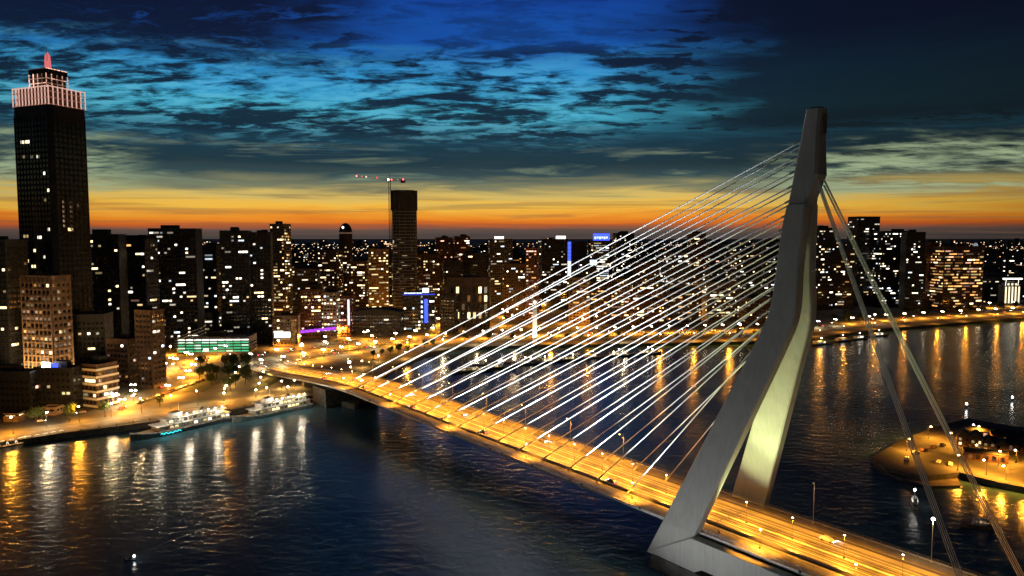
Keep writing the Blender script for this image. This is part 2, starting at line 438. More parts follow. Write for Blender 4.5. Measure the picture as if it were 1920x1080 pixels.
deck = MB().loft([[(s, t, zd(s) + dz - .0) for t, dz in prof] for s in st_]).build('deck', 'girder_paint', bridge)
zdeck_strip(MB(), SN, SS, -11.4, 11.4, .012).build('carriageway', 'deck_asphalt', deck)
for sgn in (-1, 1):
    fp = MB().loft([[(s, sgn * 11.5, zd(s) + .005), (s, sgn * 11.5, zd(s) + .15), (s, sgn * 16.35, zd(s) + .15), (s, sgn * 16.35, zd(s) + .005)][::sgn] for s in st_]).build('footpath', 'paving', deck)
    fa = MB().loft([[(s, sgn * 16.53, zd(s) - .8), (s, sgn * 16.9, zd(s) - .6), (s, sgn * 16.9, zd(s) + .2), (s, sgn * 16.53, zd(s) + .2)][::sgn] for s in st_]).build('fascia', 'white_paint', deck)
    rl = MB()
    for h in (.45, .8, 1.2): rl.loft([[(s, sgn * 16.3 - .04, zd(s) + h), (s, sgn * 16.3 + .04, zd(s) + h), (s, sgn * 16.3 + .04, zd(s) + h + .07), (s, sgn * 16.3 - .04, zd(s) + h + .07)] for s in st_])
    s = SN
    while s < SS:
        rl.box(s - .05, s + .05, sgn * 16.3 - .05, sgn * 16.3 + .05, zd(s) + .1, zd(s) + 1.25); s += 2.5
    tag(rl.build('railing', 'steel', deck), kind='stuff')
    bar = MB().loft([[(s, sgn * 8.3 - .22, zd(s) + .02), (s, sgn * 8.3 + .22, zd(s) + .02), (s, sgn * 8.3 + .1, zd(s) + .75), (s, sgn * 8.3 - .1, zd(s) + .75)] for s in st_]).build('crash_barrier', 'steel', deck)
zdeck_strip(MB(), SN, SS, -4.0, 4.0, .018).build('tram_bed', 'tram_bed', deck)
for t in (-8.9, 8.9): zdeck_strip(MB(), SN, SS, t - .35, t + .35, .02).build('gutter', 'tram_bed', deck)
for t in (-3.4, -2.0, 2.0, 3.4):
    zdeck_strip(MB(), SN, SS, t - .07, t + .07, .03).build('tram_rail', 'steel', deck)
for t in (-7.8, -4.3, 4.3, 7.8, -.25, .25):
    zdeck_strip(MB(), SN, SS, t - .09, t + .09, .022).build('edge_line', 'white_paint', deck)
for t in (-6.0, 6.0):
    zdeck_strip(MB(), SN, SS, t - .08, t + .08, .022).build('lane_marking', 'white_paint', deck)
zdeck_strip(MB(), SN, SS, -10.1, -10.0, .024).build('cycle_line', 'white_paint', deck)
# expansion joints
for s in (-280.0, -40.0 + 46, 95.0):
    MB().box(s - .25, s + .25, -11.3, 11.3, zd(s) + .016, zd(s) + .035).build('expansion_joint', 'dark_steel', deck)
# piers
def pier(s0, s1, t0, t1, ztop):
    ring = lambda a, z: [(s0 + a, t0, z), (s1 - a, t0, z), (s1 - a * .3, (t0 + t1) / 2, z), (s1 - a, t1, z), (s0 + a, t1, z), (s0 + a * .3, (t0 + t1) / 2, z)]
    return MB().loft([ring(0, -2), ring(0, 2), ring(.6, 2.4), ring(1.2, ztop)]).build('pier', 'quay_stone', bridge)
pier(-283, -262, -17, 17, zd(-270) - 2.5)
for s in (-318, -350, -380): pier(s - 2.5, s + 2.5, -9, 9, zd(s) - 2.45)
pier(-8, 22, -21, 21, 4.3)
pier(92, 112, -18, 18, 12.5)
# pylon
NE = [(4.3, -9.5), (15, -4.6), (66, 15.9), (76, 19.9), (80, 21.2), (84, 21.9), (92, 22.5), (103.5, 23.4), (114, 25.2), (129.5, 27.5), (136.5, 28.4)]
SE = [(4.3, 5.5), (15, 7.6), (66, 25.2), (75, 28.3), (79, 29.3), (83, 29.6), (92.5, 29.4), (112, 30.2), (118.5, 33.0), (129, 32.6), (136.5, 33.0)]
TC = [(4.3, 18.6), (15, 17.4), (66, 6.6), (74, 5.1), (80, 4.1), (88, 3.3), (112, 1.75), (140, 1.2)]
def interp(tab, z):
    if z <= tab[0][0]: return tab[0][1]
    for (a, u), (b, v) in zip(tab[:-1], tab[1:]):
        if z <= b: return u + (v - u) * (z - a) / (b - a)
    return tab[-1][1]
def sect(z, tcen, hw, ch=.5):
    a, b = interp(NE, z), interp(SE, z)
    return [(a + ch, tcen - hw, z), (b - ch, tcen - hw, z), (b, tcen - hw + ch, z), (b, tcen + hw - ch, z), (b - ch, tcen + hw, z), (a + ch, tcen + hw, z), (a, tcen + hw - ch, z), (a, tcen - hw + ch, z)]
pyl = MB()
zl = [110.5, 112.5, 115, 118.5, 124, 129.3, 133, 136.2]
pyl.loft([sect(z, 0, 3.35 - .055 * (z - 110.5), .7) for z in zl])
pylon = pyl.build('pylon', 'pylon_paint', bridge)
for sg in (-1, 1):
    zs = [4.3, 15, 27, 40, 53, 66, 70, 73, 76, 78, 80, 83, 86, 89, 92, 98, 104, 110.6]
    lg = MB().loft([sect(z, sg * interp(TC, z), 1.68, .35) for z in zs])
    lo = lg.build('leg', 'pylon_paint', pylon)
    # plate joints across the leg
    for z in (27, 40, 53, 66, 90, 98):
        MB().loft([[(x + (.06 if i in (1, 2, 3, 4) else -.06) * 0 + math.copysign(.02, x - (interp(NE, zz) + interp(SE, zz)) / 2), y + math.copysign(.02, y - sg * interp(TC, zz)), zq) for i, (x, y, zq) in enumerate(sect(zz, sg * interp(TC, zz), 1.68, .35))] for zz in (z - .12, z + .12)]).build('plate_joint', 'pylon_paint', lo)
    # long steel foot that runs south under the deck edge
    fb = [(-9.8, 4.0), (8.5, 4.0), (11.5, 5.8), (95, 6.6), (95, 13.8), (7.4, 14.1)]
    MB().loft([[(x, sg * 18.9 - 1.6, z) for x, z in fb], [(x, sg * 18.9 + 1.6, z) for x, z in fb]]).build('foot_beam', 'pylon_paint', pylon, bevel=.25)
MB().box(32.5, 33.2, -1.1, 1.1, 129.5, 134.8).build('head_lit_patch', 'sand_wall', pylon)  # lighter patch that paints the light on the mast's upper south face
MB().box(29.3, 32.2, -.9, .9, 136.2, 136.7).build('head_cap', 'dark_steel', pylon)
# stays: 16 pairs to the north, two bundles to the south
ztop = [127.7, 123.8, 119.8, 115.8, 111.8, 107.8, 104.0, 100.4, 97.0, 93.8, 90.3, 87.6, 84.8, 81.8, 76.5, 70.5]
for i, z in enumerate(ztop):
    k = 15 - i; s = -27 - 15.0 * k
    for sg in (-1, 1):
        tt = sg * (interp(TC, z) if z < 110 else 1.7)
        a = Vector((interp(NE, z) - .1, tt, z)); b = Vector((s, sg * 9.6, zd(s) + .9))
        n = 7; pts = [a.lerp(b, j / n) - Vector((0, 0, 1)) * (.9 + .05 * k) * 4 * (j / n) * (1 - j / n) * .35 for j in range(n + 1)]
        cb = MB().path(pts, .2, 6).build('stay_cable', 'cable_sheath', bridge)
        d = (a - b).normalized()
        MB().tube(b - d * 1.0, b + d * 3.2, .34, .3, 8).build('anchor_sleeve', 'white_paint', cb)
        MB().tube(a - d * .2, a - d * 1.8, .36, .3, 8).build('socket', 'girder_paint', cb)
for sg in (-1, 1):
    for i, (du, dv) in enumerate(((-.45, -.3), (.45, -.3), (-.45, .3), (.45, .3))):
        a = Vector((32.6, sg * 1.5 + dv, 116.5 + du * 1.6)); b = Vector((81 + du * 1.2, sg * 15.0 + dv * 1.6, 15.3))
        cb = MB().path([a.lerp(b, j / 5) - Vector((0, 0, 1.2 * 4 * (j / 5) * (1 - j / 5) * .5)) for j in range(6)], .12, 7).build('backstay_cable', 'cable_sheath', bridge)
# lamps on the deck
def copy_tree(root, loc, rz=0, label=None, group=None):
    r = root.copy(); C.objects.link(r); r.location = loc; r.rotation_euler = (0, 0, rz)
    if label: r['label'] = label
    if group: r['group'] = group
    for ch in root.children:
        c = ch.copy(); C.objects.link(c); c.parent = r
    return r
PROTO = {}
def lamp_proto(key, h, arm, bulb, power, col, br=.32, pole='dark_steel', double=False, thin=1.0):
    """meshes of one kind of street lamp"""
    m = MB().box(-.2, .2, -.2, .2, 0, .35).tube((0, 0, 0), (0, 0, h), .11 * thin, .07 * thin, 8)
    ends = [arm] if not double else [arm, -arm]
    for a in ends: m.path([(0, 0, h - .5), (a * .4, 0, h - .05), (a, 0, h)], .05, 6)
    hd = MB(); bu = MB()
    for a in ends:
        hd.loft([[(a - .45, -.16, h + .02), (a + .45, -.16, h + .02), (a + .45, .16, h + .02), (a - .45, .16, h + .02)], [(a - .3, -.1, h + .2), (a + .35, -.1, h + .2), (a + .35, .1, h + .2), (a - .3, .1, h + .2)]])
        bu.ball((a, 0, h - .12), br, sz=.75)
    PROTO[key] = (m.mesh('pole', pole), hd.mesh('lamp_head', pole), bu.mesh('bulb', bulb), h, arm, power, col)
def street_lamp(key, loc, rz, label, group, light=True):
    pm, hm, bm_, h, arm, power, col = PROTO[key]
    r = empty('street_lamp', loc, rz, label, 'street lamp', group)
    link('pole', pm, r); link('lamp_head', hm, r); link('bulb', bm_, r)
    if light:
        ld = bpy.data.lights.get('light_' + key)
        if not ld:
            globe = key.startswith('street'); ld = bpy.data.lights.new('light_' + key, 'POINT' if globe else 'SPOT'); ld.energy = power; ld.color = col; ld.shadow_soft_size = .35
            if not globe: ld.spot_size = R(120 if key == 'deck_low' else (150 if key.startswith('deck') else 168)); ld.spot_blend = .3
        lo = bpy.data.objects.new('lamp_glow', ld); C.objects.link(lo); lo.parent = r; lo.location = (arm if abs(arm) < 2 else arm * 1.0, 0, h - .75)
    return r
lamp_proto('deck_mid', 6.6, .01, 'bulb_warm', 26000, SODIUM, .26, thin=.5)
lamp_proto('deck_mast', 10.5, 2.2, 'bulb_sodium', 26000, SODIUM, .22, pole='grey_wall')
lamp_proto('deck_low', 5.5, .01, 'bulb_white', 16000, SODIUM, .3, thin=.5)
lamp_proto('mast_white', 12.0, .01, 'bulb_white', 3000, WARM, .5, pole='white_paint')
ords = ['first', 'second', 'third', 'fourth', 'fifth', 'sixth', 'seventh', 'eighth', 'ninth', 'tenth', 'eleventh', 'twelfth', 'thirteenth', 'fourteenth', 'fifteenth', 'sixteenth', 'seventeenth', 'eighteenth', 'nineteenth', 'twentieth']
ords += ['twenty-first', 'twenty-second', 'twenty-third', 'twenty-fourth', 'twenty-fifth', 'twenty-sixth', 'twenty-seventh', 'twenty-eighth', 'twenty-ninth', 'thirtieth']
def ordn(i): return ords[i]
k = 0
for i in range(26):
    s = -4 - 15.2 * i
    street_lamp('deck_mid', B(s, 0, zd(s) + .03), BROT, f'low lamp between the tram tracks, {ordn(i)} north of the pylon', 'lamps along the middle of the bridge deck')
for i in range(8):
    s = 12 + 15.2 * i
    street_lamp('deck_mid', B(s, 0, zd(s) + .03), BROT, f'low lamp between the tram tracks, {ordn(i)} south of the pylon', 'lamps along the middle of the bridge deck')
for i in range(9):
    s = -53.8 - 30.4 * i
    street_lamp('deck_mast', B(s, 15.6, zd(s) + .15), BROT - math.pi / 2, f'tall white lamp mast on the far footpath, {ordn(i)} north of the pylon', 'lamp masts on the far side of the bridge')
lamp_proto('mast_plain', 12.5, .4, 'lit_dim', 100, WARM, .2, pole='white_paint')
street_lamp('mast_plain', B(24.7, 15.6, 15.15), BROT - math.pi / 2, 'thin unlit mast on the far footpath just south of the pylon', 'lamp masts on the far side of the bridge', False)
street_lamp('mast_white', B(58, 15.9, 15.15), BROT, 'white lamp mast with bright head at the lower right end of the deck', 'lamp masts on the far side of the bridge')
for i in range(5):
    s = -23 - 56 * i
    street_lamp('deck_low', B(s, -12.6, zd(s) + .15), BROT, f'bright low lamp on the near footpath, {ordn(i)} north of the pylon', 'lamps on the near footpath of the bridge')
for i, s in enumerate((25, 52)):
    street_lamp('deck_low', B(s, -12.6, zd(s) + .15), BROT, f'bright low lamp on the near footpath, {ordn(i)} south of the pylon', 'lamps on the near footpath of the bridge')
# floodlights that light pylon and stays
def floodlight(loc, aim, power, col, size, label, group=None, radius=.5):
    r = empty('floodlight', loc, 0, label, 'floodlight', group)
    d = (Vector(aim) - Vector(loc)).normalized(); q = d.to_track_quat('-Z', 'Y').to_matrix().to_4x4()
    MB().box(-.35, .35, -.25, .25, -.1, .35, q @ Matrix.Translation((0, 0, .1))).build('housing', 'dark_steel', r)
    MB().tube((0, 0, -.7), (0, 0, 0), .07).box(-.25, .25, -.25, .25, -.75, -.68).build('stand', 'dark_steel', r)
    lamp_light('flood_beam', 'SPOT', d * .35, power, col, r, radius, R(size), .7).rotation_euler = d.to_track_quat('-Z', 'Y').to_euler()
for i, s in enumerate((-6, 22, 48)):  # stands added in the river, out of view, to carry the pylon floodlights
    p = B(s, -58, 0)
    dl = empty('added_lamp_stand', p, BROT, f'added unseen lamp stand west of the pylon pier, {ordn(i)} from the north', 'lamp stand', 'added lamp stands west of the pylon')
    for a_ in range(4): MB().tube((1.6 * math.cos(a_ * 1.571 + .785), 1.6 * math.sin(a_ * 1.571 + .785), -3), (1.1 * math.cos(a_ * 1.571 + .785), 1.1 * math.sin(a_ * 1.571 + .785), 5), .35).build('pile', 'dark_steel', dl)
    MB().box(-1.7, 1.7, -1.7, 1.7, 5, 5.5).build('platform', 'quay_stone', dl, bevel=.08)
    floodlight(p + Vector((0, 0, 6.25)), B(10, -13, 40), (13500, 13500, 8000)[i], (.97, .99, .97), 100, f'floodlight on the added lamp stand, {ordn(i)} from the north, aimed at the pylon', 'floodlights on the added lamp stands')
floodlight(B(-3, -13.4, 16), B(14, 9, 44), 52000, (.9, 1, .42), 75, 'yellow floodlight at the foot of the near leg', 'floodlights on the bridge deck')
floodlight(B(12, -13.4, 16), B(20, 8, 58), 66000, (.9, 1, .42), 75, 'yellow floodlight on the deck south of the near leg', 'floodlights on the bridge deck')
for i in range(9):
    s = -15 - 27 * i
    floodlight(B(s, -17.6, zd(s) + .9), B(s - 12, 2, 84 - 2.4 * i), 130000 if i else 60000, (.9, .96, 1), 86, f'floodlight on the near deck edge aimed at the stays, {ordn(i)} north of the pylon', 'floodlights along the near deck edge')
for i, (s0_, s1_, z_) in enumerate(((-48, -22, 106), (-88, -62, 92), (-128, -100, 78))):
    floodlight(B(s0_, -17.6, 15.9), B(s1_, 0, z_), 420000, (.9, .96, 1), 42, f'narrow floodlight on the deck edge aimed at the upper stays, {ordn(i)} from the pylon', 'floodlights along the near deck edge')
floodlight(B(40, -17.6, 15.9), B(48, -3, 84), 3500, (.9, 1, .9), 40, 'floodlight on the near deck edge aimed at the backstays', 'floodlights along the near deck edge')

# ================================================================== CITY
WIN = {}
def win_mesh(mat):
    if mat not in WIN:
        WIN[mat] = MB().box(-.5, .5, -.5, .5, -.5, .5).mesh('window', mat)
    return WIN[mat]
PAL = {
    'mix': ['lit_warm'] * 3 + ['lit_white'] * 4 + ['lit_yellow'] * 2 + ['lit_orange', 'lit_pink', 'lit_dim'],
    'white': ['lit_white'] * 4 + ['lit_warm', 'lit_cool'],
    'warm': ['lit_warm'] * 3 + ['lit_yellow'] * 2 + ['lit_orange', 'lit_white', 'lit_dim'],
    'orange': ['lit_orange'] * 4 + ['lit_warm', 'lit_yellow', 'lit_pink', 'lit_dim'],
    'pink': ['lit_pink'] * 4 + ['lit_orange', 'lit_white', 'lit_dim'],
    'yellow': ['lit_yellow'] * 4 + ['lit_warm', 'lit_white'],
    'dim': ['lit_dim'] * 3 + ['lit_orange', 'lit_warm'],
}
PLACED = []
WINDOWS = [0]
def frame(x0, x1, ytop, dist, yaw, kd):
    """real width, height and footing of a block that shows between these columns"""
    tl, tr = at_dist(x0, ytop, dist), at_dist(x1, ytop, dist)
    Wd = tr.x - tl.x; top = tl.z; ya = abs(yaw)
    w_ = Wd / (math.cos(ya) + kd * math.sin(ya)); dp = w_ * kd
    cx = (tl.x + tr.x) / 2
    rz = yaw - math.atan2(cx, dist) * .0
    fwd = Vector((cx, dist, 0)).normalized()
    half = (w_ * math.sin(ya) + dp * math.cos(ya)) / 2
    pos = Vector((cx, dist, 3.0)) + fwd * half; pos.z = 3.0
    return w_, dp, top - 3.0, pos, rz
def put_window(root, face, w_, dp, u, z, uw, zh, mat, proud=.07):
    o = bpy.data.objects.new('window', win_mesh(mat)); C.objects.link(o); o.parent = root
    if face == 'F': o.location = (u, -dp / 2 - proud + .05, z); o.scale = (uw, .1, zh)
    else:
        sg = -1 if face == 'L' else 1
        o.location = (sg * (w_ / 2 + proud - .05), u, z); o.scale = (.1, uw, zh)
    WINDOWS[0] += 1
    return o
def block(name, label, x0, x1, ytop, dist, yaw=12, kd=.7, wall='dark_wall', fh=3.4, bay=2.7, lit=.12, pal='mix', cat='building', group=None, cap=60, relief='bands', roof=2, runs=(1, 1, 1, 1, 1, 2, 2, 3), zmin=6, wh=.44, ww=.64, seed=None, crown=0):
    rnd = random.Random(seed if seed is not None else hash((round(x0), round(x1), round(ytop))) & 0xffff)
    yaw = R(yaw); w_, dp, h, pos, rz = frame(x0, x1, ytop, dist, yaw, kd)
    root = empty(name, pos, rz, label, cat, group)
    PLACED.append((pos.x, pos.y, max(w_, dp) * .75))
    ph = h - (crown or 0)
    side = 'L' if (pos.x > 0) else 'R'
    if yaw > R(6): side = 'L'
    if yaw < -R(6): side = 'R'
    wallm = MB().box(-w_ / 2, w_ / 2, -dp / 2, dp / 2, 0, ph)
    wo_ = wallm.build('wall', wall, root)
    par = MB()   # parapet
    for (a, b, c, d) in ((-w_ / 2 - .15, w_ / 2 + .15, -dp / 2 - .15, -dp / 2 + .3), (-w_ / 2 - .15, w_ / 2 + .15, dp / 2 - .3, dp / 2 + .15), (-w_ / 2 - .15, -w_ / 2 + .3, -dp / 2 + .3, dp / 2 - .3), (w_ / 2 - .3, w_ / 2 + .15, -dp / 2 + .3, dp / 2 - .3)):
        par.box(a, b, c, d, ph - .4, ph + .9)
    par.build('parapet', wall, root)
    for i in range(roof):
        a = rnd.uniform(.16, .4) * w_; b = rnd.uniform(.2, .45) * dp; cx = rnd.uniform(-.25, .25) * w_; cy_ = rnd.uniform(-.2, .2) * dp; hh = rnd.uniform(2, 4.5)
        MB().box(cx - a / 2, cx + a / 2, cy_ - b / 2, cy_ + b / 2, ph - .1, ph + hh).build('roof_plant', 'roofing', root)
    nf = max(1, int((ph - 2) / fh))
    faces = [('F', w_), (side, dp)]
    rel, pane = MB(), MB(); n_lit = 0; cells = []
    for fc, L in faces:
        nb = max(1, int((L - 1.2) / bay)); bw = (L - 1.2) / nb
        M = {'F': Matrix.Identity(4), 'L': Matrix.Rotation(-math.pi / 2, 4, 'Z'), 'R': Matrix.Rotation(math.pi / 2, 4, 'Z')}[fc]
        off = dp / 2 if fc == 'F' else w_ / 2
        T = M @ Matrix.Translation((0, -off, 0))
        if relief == 'bands':
            for f in range(nf + 1): rel.box(-L / 2 + .01, L / 2 - .01, -.22, .02, 1.2 + f * fh - .35, 1.2 + f * fh, T)
        elif relief == 'fins':
            for b in range(nb + 1): rel.box(-L / 2 + .6 + b * bw - .18, -L / 2 + .6 + b * bw + .18, -.35, .02, 1.0, ph - .5, T)
        elif relief == 'grid':
            for b in range(nb + 1): rel.box(-L / 2 + .6 + b * bw - .28, -L / 2 + .6 + b * bw + .28, -.5, .02, 1.0, ph - .5, T)
            for f in range(nf + 1): rel.box(-L / 2 + .01, L / 2 - .01, -.42, .02, 1.2 + f * fh - .5, 1.2 + f * fh, T)
        used = set()
        for f in range(nf):
            z = 1.2 + (f + .5) * fh
            busy = rnd.random() < .12
            for b in range(nb):
                u = -L / 2 + .6 + (b + .5) * bw
                if (f, b) in used: continue
                if z > zmin and rnd.random() < lit * (2.6 if busy else .8): cells.append((fc, f, b, u, z, bw, nb, L)); k_ = rnd.choice(runs); [used.add((f, b + j)) for j in range(k_)]
                else:
                    pane.box(u - bw * ww / 2, u + bw * ww / 2, -.05, .03, z - fh * wh / 2, z + fh * wh / 2, T)
    cap = int(cap * 1.35)
    if len(cells) > cap: cells = rnd.sample(cells, cap)
    for (fc, f, b, u, z, bw, nb, L) in cells:
        k_ = min(rnd.choice(runs), nb - b)
        uc = u + bw * (k_ - 1) / 2
        if fc == 'L': uc = -uc
        put_window(root, fc, w_, dp, uc, z, bw * (k_ - 1) + bw * ww, fh * wh, rnd.choice(PAL[pal]), .12)
    if pane.v: tag(pane.build('window_pane', 'dark_glass', root), kind='stuff')
    if rel.v: tag(rel.build('floor_band' if relief == 'bands' else 'facade_pier', wall, root), kind='stuff')
    root['w'], root['d'], root['h'] = w_, dp, ph
    return root
def sign_board(root, x0, x1, z0, z1, mat, y=None, name='sign', th=.3):
    y = -root['d'] / 2 - .6 if y is None else y
    return MB().box(x0, x1, y - th, y, z0, z1).build(name, mat, root)
T = 'tower_block'
# ---- left cluster
block(T, 'dark office block cut by the left picture edge, lit window strip near its top', -70, 40, 452, 452, -8, .5, 'dark_wall', lit=.05, pal='warm', cap=26)
block(T, 'dark tower right of the tallest tower, yellow lit rooms on two floors', 128, 231, 441, 540, 14, .6, 'dark_wall', lit=.07, pal='yellow', cap=46)
block(T, 'dark tower with orange lit rooms, second right of the tallest tower', 222, 290, 450, 575, -10, .6, 'dark_wall', lit=.1, pal='mix', cap=50)
block(T, 'broad dark flat-roofed tower with scattered white windows and a roof box', 284, 374, 430, 610, 8, .5, 'dark_wall', lit=.11, pal='white', cap=60, roof=1)
block(T, 'lower dark block wedged between two broad dark towers', 370, 420, 462, 660, -12, .7, 'dark_wall', lit=.12, pal='white', cap=34)
block(T, 'dark stepped tower with a column of white windows above the green garage', 414, 470, 434, 645, 10, .6, 'dark_wall', lit=.15, pal='white', cap=60, relief='fins')
block(T, 'dark tower joined to the right of the stepped tower', 466, 510, 437, 655, 10, .6, 'dark_wall', lit=.12, pal='white', cap=40, relief='fins')
block(T, 'slender beige tower with many lit rooms rising over the skyline', 508, 543, 421, 800, -14, .8, 'sand_wall', lit=.4, pal='warm', cap=70)
block('office_block', 'low dark block behind the orange lattice building', 126, 205, 592, 478, 10, .6, 'dark_wall', lit=.1, pal='mix', cap=24)
block('office_block', 'brown brick block beside the slim brown tower', 205, 263, 638, 470, -14, .8, 'brown_wall', lit=.08, pal='pink', cap=16, relief='bands')
block(T, 'slim brown brick tower with a lit top floor by the quay plaza', 257, 303, 584, 462, -16, .9, 'brown_wall', lit=.05, pal='white', cap=14, relief='fins')
block('office_block', 'dark block behind the slim brown tower', 298, 346, 560, 640, 10, .7, 'dark_wall', lit=.12, pal='mix', cap=24)
block('office_block', 'small yellow lit block above the green garage', 377, 421, 588, 660, 6, .6, 'sand_wall', lit=.5, pal='yellow', cap=28)
block('office_block', 'dark quayside office at the left edge with few lit rooms', -40, 72, 699, 398, -4, .3, 'dark_wall', lit=.07, pal='pink', cap=16, fh=3.6)
o14 = block('office_block', 'dark glass quayside office with a white and blue sign on its roof', 72, 147, 692, 402, -5, .4, 'dark_wall', lit=.1, pal='warm', cap=16, fh=3.6, relief='grid')
sign_board(o14, -o14['w'] * .32, -o14['w'] * .1, o14['h'] + .6, o14['h'] + 3.6, 'bulb_white', y=-o14['d'] / 2 + .8)
sign_board(o14, -o14['w'] * .08, o14['w'] * .12, o14['h'] + .2, o14['h'] + 3.0, 'glow_blue', y=-o14['d'] / 2 + .8)
MB().tube((-4, -o14['d'] / 2 + .5, o14['h'] - .3), (-4, -o14['d'] / 2 + .5, o14['h'] + .7), .12).tube((1, -o14['d'] / 2 + .5, o14['h'] - .3), (1, -o14['d'] / 2 + .5, o14['h'] + .7), .12).build('sign_post', 'dark_steel', o14)
o15 = block('terraced_building', 'quayside building with pale balcony bands and yellow lit floors', 147, 215, 686, 408, -22, .8, 'brown_wall', lit=.3, pal='yellow', cap=26, fh=4.2, relief='none')
for i in range(6):
    z = 1.3 + i * 4.2
    b_ = MB().box(-o15['w'] / 2 - 1.2, o15['w'] / 2 + 1.2, -o15['d'] / 2 - 1.4, o15['d'] / 2, z - .35, z + .05).box(-o15['w'] / 2 - 1.2, o15['w'] / 2 + 1.2, -o15['d'] / 2 - 1.4, -o15['d'] / 2 - 1.25, z + .05, z + .9).box(o15['w'] / 2 + 1.05, o15['w'] / 2 + 1.2, -o15['d'] / 2 - 1.25, o15['d'] / 2, z + .05, z + .9)
    b_.build('balcony', 'white_paint', o15)
block('pavilion', 'small lit pavilion at the quay edge on the far left', 14, 40, 783, 378, 0, .8, 'sand_wall', lit=.9, pal='yellow', cap=8, fh=3.4, roof=0, zmin=1)
block('pavilion', 'small lit pavilion between two dark round trees', 84, 112, 766, 392, 0, .8, 'sand_wall', lit=.8, pal='warm', cap=8, fh=3.4, roof=0, zmin=1)
# ---- lattice building with orange light
lat = block('lattice_building', 'orange lit building behind a tall lattice of piers below the tallest tower', 42, 128, 520, 436, -18, .55, 'sand_wall', fh=4.1, bay=3.0, lit=.55, pal='dim', cap=130, relief='grid', runs=(1,), roof=1, zmin=2)
for i, u in enumerate((-.3, .05, .4)):
    floodlight(lat.matrix_basis @ Vector((u * lat['w'], -lat['d'] / 2 - 7, .9)), lat.matrix_basis @ Vector((u * lat['w'], -lat['d'] / 2, 24)), 130000, (1, .52, .16), 120, f'orange floodlight at the foot of the lattice building, {ordn(i)} from the left', 'orange floodlights of the lattice building')
floodlight(lat.matrix_basis @ Vector((lat['w'] / 2 + 7, 0, .9)), lat.matrix_basis @ Vector((lat['w'] / 2, 0, 24)), 130000, (1, .52, .16), 120, 'orange floodlight on the right flank of the lattice building', 'orange floodlights of the lattice building')

